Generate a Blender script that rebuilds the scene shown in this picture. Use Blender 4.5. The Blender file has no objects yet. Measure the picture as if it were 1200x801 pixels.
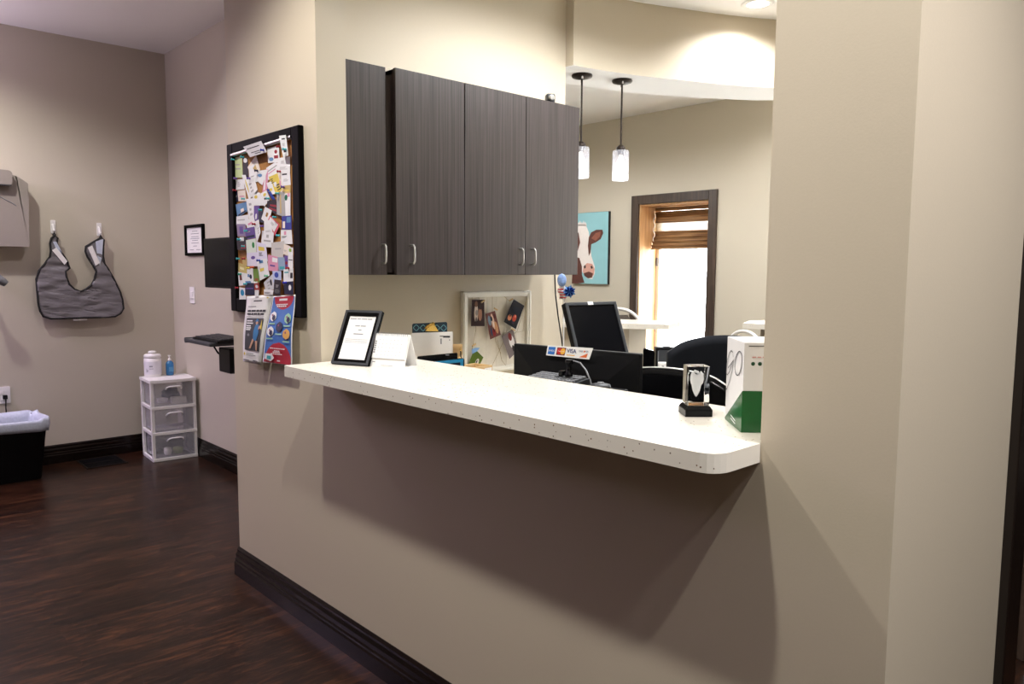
import bpy, bmesh, math, random
from mathutils import Vector, Matrix
R_ = math.radians
SC = bpy.context.scene
COL = SC.collection
random.seed(7)

# ------------------------------------------------------------------ camera
F_PX, YAW, PITCH, ROLL = 891.7786, R_(-47.2021), R_(-5.4638), R_(0.333)
CAM = Vector((2.5677, -1.4024, 1.4191))
fw = Vector((math.sin(YAW)*math.cos(PITCH), math.cos(YAW)*math.cos(PITCH), math.sin(PITCH)))
rt0 = Vector((math.cos(YAW), -math.sin(YAW), 0)); up0 = rt0.cross(fw)
rt = rt0*math.cos(ROLL) + up0*math.sin(ROLL); up = -rt0*math.sin(ROLL) + up0*math.cos(ROLL)
cd = bpy.data.cameras.new('camera'); cam = bpy.data.objects.new('camera', cd); COL.objects.link(cam)
cd.sensor_width = 36; cd.lens = F_PX/1200*36; cd.clip_start = 0.02
cam.matrix_world = Matrix(((rt.x, up.x, -fw.x, CAM.x), (rt.y, up.y, -fw.y, CAM.y), (rt.z, up.z, -fw.z, CAM.z), (0, 0, 0, 1)))
SC.camera = cam

def ray(u, v): return fw + rt*(u-600)/F_PX - up*(v-400.5)/F_PX
def at(u, v, ax, val):
    q = ray(u, v); i = 'XYZ'.index(ax)
    return CAM + q*((val-CAM[i])/q[i])
def dep(u, v, d): return CAM + ray(u, v)*d
def hit(M, u, v, ax, val):
    """local point where the pixel's ray meets a local plane of a thing"""
    Mi = M.inverted(); o = Mi @ CAM; q = Mi.to_3x3() @ ray(u, v); i = 'XYZ'.index(ax)
    return o + q*((val-o[i])/q[i])

# ------------------------------------------------------------------ world, exposure
W = bpy.data.worlds.new('daylight'); SC.world = W; W.use_nodes = True
bg = W.node_tree.nodes['Background']; bg.inputs[0].default_value = (0.92, 0.96, 1.0, 1); bg.inputs[1].default_value = 17.0
SC.view_settings.view_transform = 'Standard'; SC.view_settings.look = 'None'
SC.view_settings.gamma = 1; SC.view_settings.use_curve_mapping = False
SC.view_settings.exposure = 0.0
CEIL, OCEIL, SOFF = 3.04, 2.92, 2.52
# ceiling cans: x, y, ceiling height, power, colour, cone degrees, blend
WARM = (1.0, 0.965, 0.91); NEUT = (0.985, 0.99, 1.0); COOL = (1.0, 0.915, 1.0); LAV = (0.80, 0.60, 1.0); DAY = (0.95, 0.975, 1.0); COOL2 = (0.98, 0.96, 1.0)
CANS = [(0.13, -0.78, CEIL, 138, WARM, 130, .6), (1.50, -0.80, CEIL, 125, WARM, 130, .6), (2.83, -0.75, CEIL, 80, WARM, 130, .6),
        (0.2, -3.0, CEIL, 14, NEUT, 150, .8),
        (-2.78, -0.85, CEIL, 92, WARM, 150, .6), (-2.00, 0.20, CEIL, 34, COOL, 140, .5),
        (0.23, 2.64, OCEIL, 60, NEUT, 150, .6), (0.62, 1.30, OCEIL, 150, DAY, 165, .4), (1.15, 2.1, OCEIL, 60, NEUT, 160, .5),
        (0.15, 3.6, OCEIL, 130, NEUT, 165, .4), (-2.4, 2.7, OCEIL, 190, NEUT, 165, .4), (3.3, -0.1, CEIL, 220, COOL2, 140, .6)]  # waiting area and corridor cans are added out of view for extra light

# ------------------------------------------------------------------ materials
def newmat(name):
    m = bpy.data.materials.new(name); m.use_nodes = True
    return m, m.node_tree.nodes, m.node_tree.links, m.node_tree.nodes['Principled BSDF']
def srgb(r, g, b):
    f = lambda c: (c/255/12.92) if c/255 <= .04045 else ((c/255+.055)/1.055)**2.4
    return (f(r), f(g), f(b), 1)
def mat(name, c, rough=.5, metal=0, noise=0, scale=40, bump=0, emit=0, trans=0, spec=None, coat=0, alpha=1, ior=None):
    m, N, L, P = newmat(name)
    col = srgb(*c)
    P.inputs['Base Color'].default_value = col; P.inputs['Roughness'].default_value = rough; P.inputs['Metallic'].default_value = metal
    if trans: P.inputs['Transmission Weight'].default_value = trans
    if ior: P.inputs['IOR'].default_value = ior
    if spec is not None: P.inputs['Specular IOR Level'].default_value = spec
    if coat: P.inputs['Coat Weight'].default_value = coat
    if alpha < 1: P.inputs['Alpha'].default_value = alpha
    if emit: P.inputs['Emission Color'].default_value = col; P.inputs['Emission Strength'].default_value = emit
    if noise or bump:
        tc = N.new('ShaderNodeTexCoord'); n = N.new('ShaderNodeTexNoise'); n.inputs['Scale'].default_value = scale; n.inputs['Detail'].default_value = 4
        L.new(tc.outputs['Object'], n.inputs['Vector'])
        if noise:
            mx = N.new('ShaderNodeMix'); mx.data_type = 'RGBA'
            mx.inputs[6].default_value = tuple(x*(1-noise) for x in col[:3])+(1,); mx.inputs[7].default_value = tuple(min(1, x*(1+noise)) for x in col[:3])+(1,)
            L.new(n.outputs['Fac'], mx.inputs[0]); L.new(mx.outputs[2], P.inputs['Base Color'])
        if bump:
            b = N.new('ShaderNodeBump'); b.inputs['Strength'].default_value = bump; b.inputs['Distance'].default_value = .002
            L.new(n.outputs['Fac'], b.inputs['Height']); L.new(b.outputs['Normal'], P.inputs['Normal'])
    return m
def grain(name, c1, c2, axis, rough=.4, sc=60, stretch=.03, bump=.1, coat=0, spec=None):
    """streaky grain running along the given axis"""
    m, N, L, P = newmat(name)
    tc = N.new('ShaderNodeTexCoord'); mp = N.new('ShaderNodeMapping')
    s = [sc, sc, sc]; s['XYZ'.index(axis)] = sc*stretch; mp.inputs['Scale'].default_value = s
    n = N.new('ShaderNodeTexNoise'); n.inputs['Scale'].default_value = 1; n.inputs['Detail'].default_value = 6; n.inputs['Roughness'].default_value = .65
    cr = N.new('ShaderNodeValToRGB'); cr.color_ramp.elements[0].position = .32; cr.color_ramp.elements[1].position = .68
    cr.color_ramp.elements[0].color = srgb(*c1); cr.color_ramp.elements[1].color = srgb(*c2)
    L.new(tc.outputs['Object'], mp.inputs[0]); L.new(mp.outputs[0], n.inputs['Vector']); L.new(n.outputs['Fac'], cr.inputs[0]); L.new(cr.outputs[0], P.inputs['Base Color'])
    b = N.new('ShaderNodeBump'); b.inputs['Strength'].default_value = bump; b.inputs['Distance'].default_value = .001
    L.new(n.outputs['Fac'], b.inputs['Height']); L.new(b.outputs['Normal'], P.inputs['Normal'])
    P.inputs['Roughness'].default_value = rough
    if coat: P.inputs['Coat Weight'].default_value = coat
    if spec is not None: P.inputs['Specular IOR Level'].default_value = spec
    return m
def floor_mat():
    m, N, L, P = newmat('dark_plank_floor')
    tc = N.new('ShaderNodeTexCoord'); mp = N.new('ShaderNodeMapping'); mp.inputs['Rotation'].default_value = (0, 0, R_(90))
    br = N.new('ShaderNodeTexBrick'); br.offset = .37; br.inputs['Scale'].default_value = 1
    br.inputs['Brick Width'].default_value = 1.2; br.inputs['Row Height'].default_value = .125; br.inputs['Mortar Size'].default_value = .0012
    br.inputs['Color1'].default_value = (0, 0, 0, 1); br.inputs['Color2'].default_value = (1, 1, 1, 1); br.inputs['Mortar'].default_value = (.3, .3, .3, 1)
    L.new(tc.outputs['Object'], mp.inputs[0]); L.new(mp.outputs[0], br.inputs['Vector'])
    m2 = N.new('ShaderNodeMapping'); m2.inputs['Scale'].default_value = (30, 4.2, 1); L.new(tc.outputs['Object'], m2.inputs[0])
    addv = N.new('ShaderNodeVectorMath'); addv.operation = 'ADD'; L.new(m2.outputs[0], addv.inputs[0])
    sc = N.new('ShaderNodeVectorMath'); sc.operation = 'SCALE'; sc.inputs['Scale'].default_value = 23; L.new(br.outputs['Color'], sc.inputs[0]); L.new(sc.outputs[0], addv.inputs[1])
    n = N.new('ShaderNodeTexNoise'); n.inputs['Scale'].default_value = 1; n.inputs['Detail'].default_value = 7; n.inputs['Roughness'].default_value = .74; n.inputs['Distortion'].default_value = 1.1
    L.new(addv.outputs[0], n.inputs['Vector'])
    cr = N.new('ShaderNodeValToRGB'); e = cr.color_ramp.elements
    e[0].position = .30; e[0].color = srgb(15, 7, 4); e[1].position = .72; e[1].color = srgb(92, 58, 38)
    k = e.new(.5); k.color = srgb(36, 20, 12)
    L.new(n.outputs['Fac'], cr.inputs[0])
    mx = N.new('ShaderNodeMix'); mx.data_type = 'RGBA'; mx.blend_type = 'MULTIPLY'; mx.inputs[0].default_value = 1
    c2 = N.new('ShaderNodeValToRGB'); c2.color_ramp.elements[0].color = (.62, .6, .6, 1); c2.color_ramp.elements[1].color = (1.1, 1.05, 1.0, 1)
    L.new(br.outputs['Color'], c2.inputs[0]); L.new(cr.outputs[0], mx.inputs[6]); L.new(c2.outputs[0], mx.inputs[7]); L.new(mx.outputs[2], P.inputs['Base Color'])
    b = N.new('ShaderNodeBump'); b.inputs['Strength'].default_value = .25; b.inputs['Distance'].default_value = .0015
    L.new(n.outputs['Fac'], b.inputs['Height']); L.new(b.outputs['Normal'], P.inputs['Normal'])
    P.inputs['Roughness'].default_value = .30; P.inputs['Specular IOR Level'].default_value = .2
    return m
def quartz_mat():
    m, N, L, P = newmat('speckled_quartz')
    tc = N.new('ShaderNodeTexCoord')
    v = N.new('ShaderNodeTexVoronoi'); v.inputs['Scale'].default_value = 130; L.new(tc.outputs['Object'], v.inputs['Vector'])
    n = N.new('ShaderNodeTexNoise'); n.inputs['Scale'].default_value = 30; L.new(tc.outputs['Object'], n.inputs['Vector'])
    a = N.new('ShaderNodeMath'); a.operation = 'LESS_THAN'; a.inputs[1].default_value = .25; L.new(v.outputs['Distance'], a.inputs[0])
    sep = N.new('ShaderNodeSeparateColor'); L.new(v.outputs['Color'], sep.inputs[0])
    g = N.new('ShaderNodeMath'); g.operation = 'GREATER_THAN'; g.inputs[1].default_value = .86; L.new(sep.outputs[0], g.inputs[0])
    mu = N.new('ShaderNodeMath'); mu.operation = 'MULTIPLY'; L.new(a.outputs[0], mu.inputs[0]); L.new(g.outputs[0], mu.inputs[1])
    c2 = N.new('ShaderNodeValToRGB'); c2.color_ramp.elements[0].color = srgb(132, 104, 78); c2.color_ramp.elements[1].color = srgb(120, 108, 96); L.new(sep.outputs[1], c2.inputs[0])
    mx = N.new('ShaderNodeMix'); mx.data_type = 'RGBA'; mx.inputs[6].default_value = srgb(226, 220, 208)
    L.new(mu.outputs[0], mx.inputs[0]); L.new(c2.outputs[0], mx.inputs[7]); L.new(mx.outputs[2], P.inputs['Base Color'])
    P.inputs['Roughness'].default_value = .22
    return m
M = {}
M['paint'] = mat('beige_wall_paint', (198, 186, 165), .62, noise=.03, scale=220, bump=.08)
M['paint_grey'] = mat('greige_wall_paint', (192, 184, 168), .62, noise=.03, scale=220, bump=.08)
M['paint_dark'] = mat('low_bounce_wall_paint', (100, 92, 74), .7, noise=.04, scale=200, bump=.08)  # unseen rear and right walls, darkened to cut bounced light
M['ceil'] = mat('white_ceiling_paint', (244, 243, 242), .8, noise=.02, scale=200, bump=.2)
M['floor'] = floor_mat(); M['quartz'] = quartz_mat()
M['trim'] = grain('dark_stained_trim', (6, 4, 3), (24, 14, 9), 'X', .22, 40, .05, .05, coat=.1, spec=.25)
M['trimY'] = grain('dark_stained_trim_along', (6, 4, 3), (24, 14, 9), 'Y', .22, 40, .05, .05, coat=.1, spec=.25)
M['trimZ'] = grain('dark_stained_trim_upright', (40, 30, 24), (74, 58, 48), 'Z', .4, 50, .05, .1)
M['cab'] = grain('charcoal_wood_laminate', (45, 39, 38), (76, 68, 66), 'Z', .34, 150, .012, .15)
M['cabside'] = grain('charcoal_wood_laminate_dark', (40, 34, 34), (70, 62, 60), 'Z', .4, 150, .02, .1)
M['black'] = mat('black_plastic', (17, 17, 19), .38, spec=.18, noise=.1, scale=90)
M['blackgloss'] = mat('glossy_black', (10, 10, 12), .16, spec=.18, noise=.05, scale=30)
M['frameblack'] = mat('black_painted_wood', (7, 6, 6), .6, spec=.06, noise=.2, scale=60, bump=.1)
M['screen'] = mat('dark_screen_glass', (12, 13, 17), .22, spec=.18, noise=.05, scale=20)
M['dgrey'] = mat('dark_grey_plastic', (52, 54, 58), .45, noise=.05)
M['mgrey'] = mat('mid_grey_plastic', (118, 120, 124), .4, noise=.05)
M['unit'] = mat('beige_grey_enamel', (150, 142, 134), .4, noise=.03)
M['metal'] = mat('brushed_nickel', (196, 194, 190), .28, 1, noise=.05, scale=200)
M['chrome'] = mat('chrome', (215, 215, 218), .12, 1, noise=.02)
M['bronze'] = mat('dark_bronze', (40, 30, 24), .4, .6, noise=.1)
M['gold'] = mat('gold_metal', (205, 170, 90), .25, 1, noise=.05)
M['white'] = mat('white_plastic', (232, 230, 228), .4, noise=.02)
M['whitewood'] = mat('white_painted_wood', (236, 232, 222), .5, noise=.04, scale=30, bump=.1)
M['paper'] = mat('white_paper', (240, 238, 236), .7, noise=.02, scale=80)
M['ink'] = mat('dark_print', (50, 50, 56), .7, noise=.1)
M['inkgrey'] = mat('grey_print', (140, 140, 146), .7, noise=.1)
M['cork'] = mat('cork', (176, 122, 62), .9, noise=.35, scale=160, bump=.3)
M['twine'] = mat('natural_twine', (170, 150, 112), .9, noise=.3, scale=300)
M['vinyl'] = mat('grey_coated_vinyl', (116, 113, 116), .26, noise=.10, scale=16)
M['piping'] = mat('black_fabric_binding', (16, 15, 16), .7, noise=.2, scale=300)
M['chairfab'] = mat('black_chair_fabric', (22, 24, 30), .75, spec=.18, noise=.2, scale=300, bump=.2)
M['liner'] = mat('pale_bin_liner', (190, 198, 214), .3, noise=.15, scale=60, bump=.8)
M['drawer'] = mat('frosted_clear_plastic', (214, 214, 222), .35, alpha=.2, noise=.03)
M['sanit'] = mat('blue_sanitiser_liquid', (52, 120, 176), .15, noise=.05)
M['glass'] = mat('clear_glass', (250, 252, 252), .0, trans=1, ior=1.45)
M['pane'] = mat('window_pane_glass', (250, 252, 252), .0, alpha=.08)
M['crystal'] = mat('crystal_glass', (250, 252, 252), .0, trans=1, ior=1.12)
M['tooth'] = mat('white_etched_tooth', (250, 250, 252), .6, noise=.02)
M['shade'] = mat('ribbed_clear_glass_shade', (216, 216, 224), .12, alpha=.3, noise=.05, scale=10)
M['bulb'] = mat('glowing_bulb', (255, 250, 240), .4, emit=2.2)
M['lens'] = mat('lit_can_lens', (255, 248, 236), .4, emit=10)
M['green'] = mat('glossy_green_card', (0, 92, 38), .2, noise=.05, scale=12)
M['greeni'] = mat('dark_green_print', (20, 72, 44), .5, noise=.05)
M['teal'] = mat('teal_plastic', (52, 160, 176), .3, noise=.05)
M['wood'] = grain('pale_pine', (196, 160, 108), (224, 192, 142), 'X', .5, 60, .05, .1)
M['tabletblue'] = mat('blue_rubber_case', (22, 128, 176), .45, noise=.05)
M['deskm'] = mat('beige_laminate', (206, 198, 180), .4, noise=.04, scale=60)
M['ground'] = mat('pale_paving', (216, 214, 208), .9, noise=.1, scale=8, bump=.2)
COLM = {}
def cm(c, rough=.55):
    if c not in COLM:
        COLM[c] = mat('ink_%d_%d_%d' % c if False else 'printed_colour', c, rough, noise=.04, scale=90)
    return COLM[c]
def bamboo():
    m, N, L, P = newmat('woven_bamboo')
    tc = N.new('ShaderNodeTexCoord'); mp = N.new('ShaderNodeMapping'); mp.inputs['Scale'].default_value = (3, 3, 260)
    n = N.new('ShaderNodeTexNoise'); n.inputs['Scale'].default_value = 1; n.inputs['Detail'].default_value = 5
    cr = N.new('ShaderNodeValToRGB'); cr.color_ramp.elements[0].position = .35; cr.color_ramp.elements[1].position = .7
    cr.color_ramp.elements[0].color = srgb(74, 44, 26); cr.color_ramp.elements[1].color = srgb(196, 150, 96)
    L.new(tc.outputs['Object'], mp.inputs[0]); L.new(mp.outputs[0], n.inputs['Vector']); L.new(n.outputs['Fac'], cr.inputs[0]); L.new(cr.outputs[0], P.inputs['Base Color'])
    P.inputs['Roughness'].default_value = .7
    return m
M['bamboo'] = bamboo()

# ------------------------------------------------------------------ mesh builder
class MB:
    def __init__(s): s.v = []; s.f = []; s.m = []; s.sm = []
    def add(s, vs, fs, m=0, smooth=False, X=None):
        o = len(s.v)
        s.v += [tuple(X @ Vector(p)) if X else tuple(p) for p in vs]
        for f in fs: s.f.append([i+o for i in f]); s.m.append(m); s.sm.append(smooth)
        return s
    def box(s, x0, x1, y0, y1, z0, z1, m=0, X=None):
        v = [(x, y, z) for z in (z0, z1) for y in (y0, y1) for x in (x0, x1)]
        return s.add(v, [(0, 2, 3, 1), (4, 5, 7, 6), (0, 1, 5, 4), (2, 6, 7, 3), (0, 4, 6, 2), (1, 3, 7, 5)], m, X=X)
    def prism(s, pts, axis, a, b, m=0, X=None, smooth=False):
        """pts: 2-D outline; axis X:(y,z) Y:(x,z) Z:(x,y)"""
        def P(p, t): return {'X': (t, p[0], p[1]), 'Y': (p[0], t, p[1]), 'Z': (p[0], p[1], t)}[axis]
        n = len(pts); v = [P(p, a) for p in pts]+[P(p, b) for p in pts]
        s.add(v, [list(range(n))[::-1], list(range(n, 2*n))], m, X=X)
        s.add(v, [(i, (i+1) % n, n+(i+1) % n, n+i) for i in range(n)], m, smooth, X=X)
        return s
    def poly(s, pts, m=0, X=None): return s.add(pts, [list(range(len(pts)))], m, X=X)
    def tube(s, path, r, n=10, m=0, X=None, close=False):
        P = [Vector(p) for p in path]; rs = r if isinstance(r, (list, tuple)) else [r]*len(P)
        vs = []; fs = []; prev = None; k = len(P)
        for i, p in enumerate(P):
            if close: d = P[(i+1) % k]-P[i-1]
            else: d = (P[min(i+1, k-1)]-P[max(i-1, 0)])
            d = d.normalized() if d.length > 1e-9 else Vector((0, 0, 1))
            if prev is None: a = d.orthogonal().normalized()
            else:
                a = prev - d*prev.dot(d); a = a.normalized() if a.length > 1e-6 else d.orthogonal().normalized()
            prev = a; b = d.cross(a)
            for j in range(n):
                t = 2*math.pi*j/n; vs.append(p + (a*math.cos(t)+b*math.sin(t))*rs[i])
        kk = k if close else k-1
        for i in range(kk):
            for j in range(n):
                i2 = (i+1) % k
                fs.append((i*n+j, i*n+(j+1) % n, i2*n+(j+1) % n, i2*n+j))
        s.add(vs, fs, m, True, X)
        if not close: s.add([vs[j] for j in range(n)], [list(range(n))[::-1]], m, X=X); s.add([vs[(k-1)*n+j] for j in range(n)], [list(range(n))], m, X=X)
        return s
    def lathe(s, prof, c=(0, 0, 0), n=28, m=0, X=None, cap=True, smooth=True):
        vs = [(c[0]+r*math.cos(2*math.pi*j/n), c[1]+r*math.sin(2*math.pi*j/n), c[2]+z) for r, z in prof for j in range(n)]
        fs = [(i*n+j, i*n+(j+1) % n, (i+1)*n+(j+1) % n, (i+1)*n+j) for i in range(len(prof)-1) for j in range(n)]
        s.add(vs, fs, m, smooth, X)
        if cap:
            if prof[0][0] > 1e-6: s.add(vs[:n], [list(range(n))[::-1]], m, X=X)
            if prof[-1][0] > 1e-6: s.add(vs[-n:], [list(range(n))], m, X=X)
        return s
    def grid(s, fn, nu, nv, m=0, X=None, smooth=True):
        vs = [fn(i/nu, j/nv) for j in range(nv+1) for i in range(nu+1)]
        fs = [(j*(nu+1)+i, j*(nu+1)+i+1, (j+1)*(nu+1)+i+1, (j+1)*(nu+1)+i) for j in range(nv) for i in range(nu)]
        return s.add(vs, fs, m, smooth, X)
    def ribbon(s, path, w, nrm, m=0, X=None):
        P = [Vector(p) for p in path]; nrm = Vector(nrm); vs = []
        for i, p in enumerate(P):
            d = (P[min(i+1, len(P)-1)]-P[max(i-1, 0)]).normalized(); b = nrm.cross(d).normalized()*w/2
            vs += [p-b, p+b]
        return s.add(vs, [(2*i, 2*i+2, 2*i+3, 2*i+1) for i in range(len(P)-1)], m, X=X)
    def build(s, name, mats, parent=None, bevel=0, seg=2, solid=0, recalc=True):
        me = bpy.data.meshes.new(name); me.from_pydata(s.v, [], s.f)
        if not isinstance(mats, (list, tuple)): mats = [mats]
        for mm in mats: me.materials.append(M[mm] if isinstance(mm, str) else mm)
        for p, a, b in zip(me.polygons, s.m, s.sm): p.material_index = a; p.use_smooth = b
        if recalc:
            bm = bmesh.new(); bm.from_mesh(me); bmesh.ops.recalc_face_normals(bm, faces=bm.faces); bm.to_mesh(me); bm.free()
        me.update()
        o = bpy.data.objects.new(name, me); COL.objects.link(o)
        if parent: o.parent = parent
        if solid:
            md = o.modifiers.new('t', 'SOLIDIFY'); md.thickness = solid; md.offset = 0
        if bevel:
            md = o.modifiers.new('b', 'BEVEL'); md.width = bevel; md.segments = seg; md.limit_method = 'ANGLE'; md.angle_limit = R_(40)
        return o
def thing(name, label, cat, loc=(0, 0, 0), rz=0, group=None):
    o = bpy.data.objects.new(name, None); COL.objects.link(o); o.empty_display_size = .05
    o.location = loc; o.rotation_euler = (0, 0, rz); o['label'] = label; o['category'] = cat
    if group: o['group'] = group
    return o
def tag(o, label, cat, group=None):
    o['label'] = label; o['category'] = cat
    if group: o['group'] = group
    return o
def struct(o): o['kind'] = 'structure'; return o
def mx(o): return Matrix.Translation(o.location) @ Matrix.Rotation(o.rotation_euler.z, 4, 'Z')
def text_into(mb, s, size, X, m=0, align='CENTER', bold=0):
    cu = bpy.data.curves.new('t', 'FONT'); cu.body = s; cu.size = size; cu.align_x = align; cu.align_y = 'CENTER'; cu.offset = bold; cu.resolution_u = 3
    ob = bpy.data.objects.new('t', cu); COL.objects.link(ob)
    dg = bpy.context.evaluated_depsgraph_get(); me = bpy.data.meshes.new_from_object(ob.evaluated_get(dg))
    mb.add([tuple(v.co) for v in me.vertices], [tuple(p.vertices) for p in me.polygons], m, X=X)
    bpy.data.objects.remove(ob); bpy.data.curves.remove(cu); bpy.data.meshes.remove(me)
def frameX(o, r, u):
    """matrix taking text x to r, text y to u, at o"""
    r = Vector(r).normalized(); u = Vector(u); u = (u-r*u.dot(r)).normalized(); n = r.cross(u)
    return Matrix(((r.x, u.x, n.x, o[0]), (r.y, u.y, n.y, o[1]), (r.z, u.z, n.z, o[2]), (0, 0, 0, 1)))

# ================================================================== ROOM SHELL
def sbox(name, b, m, bevel=0): 
    return struct(MB().box(*b).build(name, m, bevel=bevel))
sbox('floor', (-3.9, 3.7, -3.9, 5.1, -.12, 0), 'floor')
sbox('ceiling', (-3.9, 3.7, -3.9, .061, CEIL, CEIL+.12), 'ceil')
struct(MB().box(-3.9, -.79, .061, .84, CEIL, CEIL+.12).box(2.0, 3.7, .061, 5.1, CEIL, CEIL+.12).build('ceiling_side', 'ceil'))
struct(MB().box(-3.9, -.79, .78, 5.1, OCEIL, OCEIL+.1).box(-.79, 2.0, .061, 5.1, OCEIL, OCEIL+.1).build('ceiling_office', 'ceil'))
XL, XO, XR, WT = -.7964, 1.797, 2.0604, .122
# counter wall: left pier, knee wall, right pier, header (one continuous wall) and the short wall behind it that carries the cabinets
struct(MB().prism([(XL, 0), (0, 0), (0, WT), (-.38, WT), (-.38, 1.714), (-.56, 1.714), (-.56, .8366), (XL, .8366)], 'Z', 0, CEIL).build('wall_left', 'paint'))
struct(MB().box(0, XO, 0, WT, 0, 1.029).build('wall_front_low', 'paint'))
struct(MB().box(XO, XR, 0, WT, 0, CEIL).box(XR-.12, XR, WT, .80, 0, CEIL).box(XR-.12, XR, 1.75, 4.97, 0, CEIL).box(XR-.12, XR, .80, 1.75, 2.08, CEIL).build('wall_right', 'paint'))
struct(MB().box(0, XO, 0, WT, 2.42, CEIL).build('wall_header', 'paint'))
struct(MB().box(-3.656, XL, .7166, .8366, 0, CEIL).build('wall_exam_side', 'paint_grey'))
struct(MB().box(-3.9, -3.656, -3.9, 5.1, 0, CEIL+.1).build('wall_exam_back', 'paint_grey'))
struct(MB().box(-3.656, 3.5, -3.9, -3.7, 0, CEIL).build('wall_rear', 'paint_dark'))
struct(MB().box(3.5, 3.7, -3.9, 5.1, 0, CEIL).build('wall_far_right', 'paint_dark'))
# far wall with the deep window opening
YF = 4.65; wx0, wx1, wz0, wz1 = -2.135, -1.345, .35, 2.055
struct(MB().box(-3.656, wx0, YF, YF+.33, 0, OCEIL+.1).box(wx1, .1, YF, YF+.33, 0, OCEIL+.1).box(1.7, 3.5, YF, YF+.33, 0, OCEIL+.1).box(.1, 1.7, YF, YF+.33, 0, .4).box(.1, 1.7, YF, YF+.33, 2.4, OCEIL+.1).box(wx0, wx1, YF, YF+.33, 0, wz0).box(wx0, wx1, YF, YF+.33, wz1, OCEIL+.1).build('wall_far', 'paint_grey'))
# curved soffit over the reception counter
front = [(-.40, 1.714), (-.325, 1.716), (-.30, 1.86), (-.226, 2.13), (-.109, 2.42), (.007, 2.687), (.158, 2.965), (.36, 3.22), (.62, 3.42), (.95, 3.56), (1.35, 3.62), (1.94, 3.62)]
back = [(1.94, 3.95), (1.30, 3.94), (.80, 3.86), (.35, 3.62), (-.005, 3.28), (-.14, 3.13), (-.413, 2.68), (-.56, 2.30), (-.64, 1.96), (-.66, 1.714)]
def smooth_path(p, n=5):
    out = []
    for i in range(len(p)-1):
        p0 = p[max(i-1, 0)]; p1 = p[i]; p2 = p[i+1]; p3 = p[min(i+2, len(p)-1)]
        for k in range(n):
            t = k/n
            out.append(tuple(.5*((2*b)+(-a+c)*t+(2*a-5*b+4*c-d)*t*t+(-a+3*b-3*c+d)*t**3) for a, b, c, d in zip(p0, p1, p2, p3)))
    out.append(tuple(p[-1])); return out
fr = smooth_path(front[1:], 4); bk = smooth_path(back, 4)
n_ = min(len(fr), len(bk))
so = MB(); FR = [front[0]]+fr
so.add([(x, y, SOFF) for x, y in FR]+[(x, y, OCEIL) for x, y in FR], [(i, i+1, len(FR)+i+1, len(FR)+i) for i in range(1, len(FR)-1)], 0, True)
so.add([(front[0][0], front[0][1], z) for z in (SOFF, OCEIL)]+[(FR[1][0], FR[1][1], z) for z in (OCEIL, SOFF)], [(0, 1, 2, 3)], 0)
so.add([(x, y, SOFF) for x, y in bk]+[(x, y, OCEIL) for x, y in bk], [(i, i+1, len(bk)+i+1, len(bk)+i) for i in range(len(bk)-1)], 0, True)
# underside as quads between the two curves
def resamp(p, n):
    L = [0]
    for a, b in zip(p, p[1:]): L.append(L[-1]+math.dist(a, b))
    out = []
    for k in range(n+1):
        t = L[-1]*k/n; i = max(j for j in range(len(L)) if L[j] <= t+1e-9); i = min(i, len(p)-2); s = (t-L[i])/(L[i+1]-L[i]+1e-12)
        out.append((p[i][0]+(p[i+1][0]-p[i][0])*s, p[i][1]+(p[i+1][1]-p[i][1])*s))
    return out
under = list(FR)+list(bk)
so.add([(x, y, SOFF) for x, y in under], [list(range(len(under)))], 1)
struct(so.build('ceiling_soffit', ['paint', 'ceil'], recalc=False))

# ---- baseboards: ridged dark profile
prof = [(0, 0), (.020, 0), (.020, .058), (.016, .066), (.017, .074), (.013, .082), (.014, .098), (.008, .112), (.009, .122), (.003, .133), (0, .133)]
def baseboard(name, p0, p1, nrm, m='trim', e0=0, e1=0):
    p0 = Vector(p0); p1 = Vector(p1); nn = Vector(nrm); d = (p1-p0).normalized(); mb = MB()
    v = []
    for P, e in ((p0, -e0), (p1, e1)):
        for a, z in prof: v.append(Vector((P.x, P.y, 0))+Vector((nn.x*a, nn.y*a, z))+Vector((d.x, d.y, 0))*e*a)
    n = len(prof)
    mb.add(v, [list(range(n)), list(range(2*n-1, n-1, -1))]+[(i, (i+1) % n, n+(i+1) % n, n+i) for i in range(n)])
    return struct(mb.build(name, m))
baseboard('baseboard_front', (XL, 0), (XR, 0), (0, -1), 'trim', 1, 1)
baseboard('baseboard_pier', (XL, 0), (XL, .7166), (-1, 0), 'trimY', 1, 0)
baseboard('baseboard_exam_side', (-3.656, .7166), (XL-.02, .7166), (0, -1), 'trim')
baseboard('baseboard_exam_back', (-3.656, -3.7), (-3.656, .6966), (1, 0), 'trimY')
baseboard('baseboard_right', (XR, 0), (XR, .70), (1, 0), 'trimY', 1, 0)
baseboard('baseboard_far', (-3.656, YF), (1.94, YF), (0, -1), 'trim')
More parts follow.
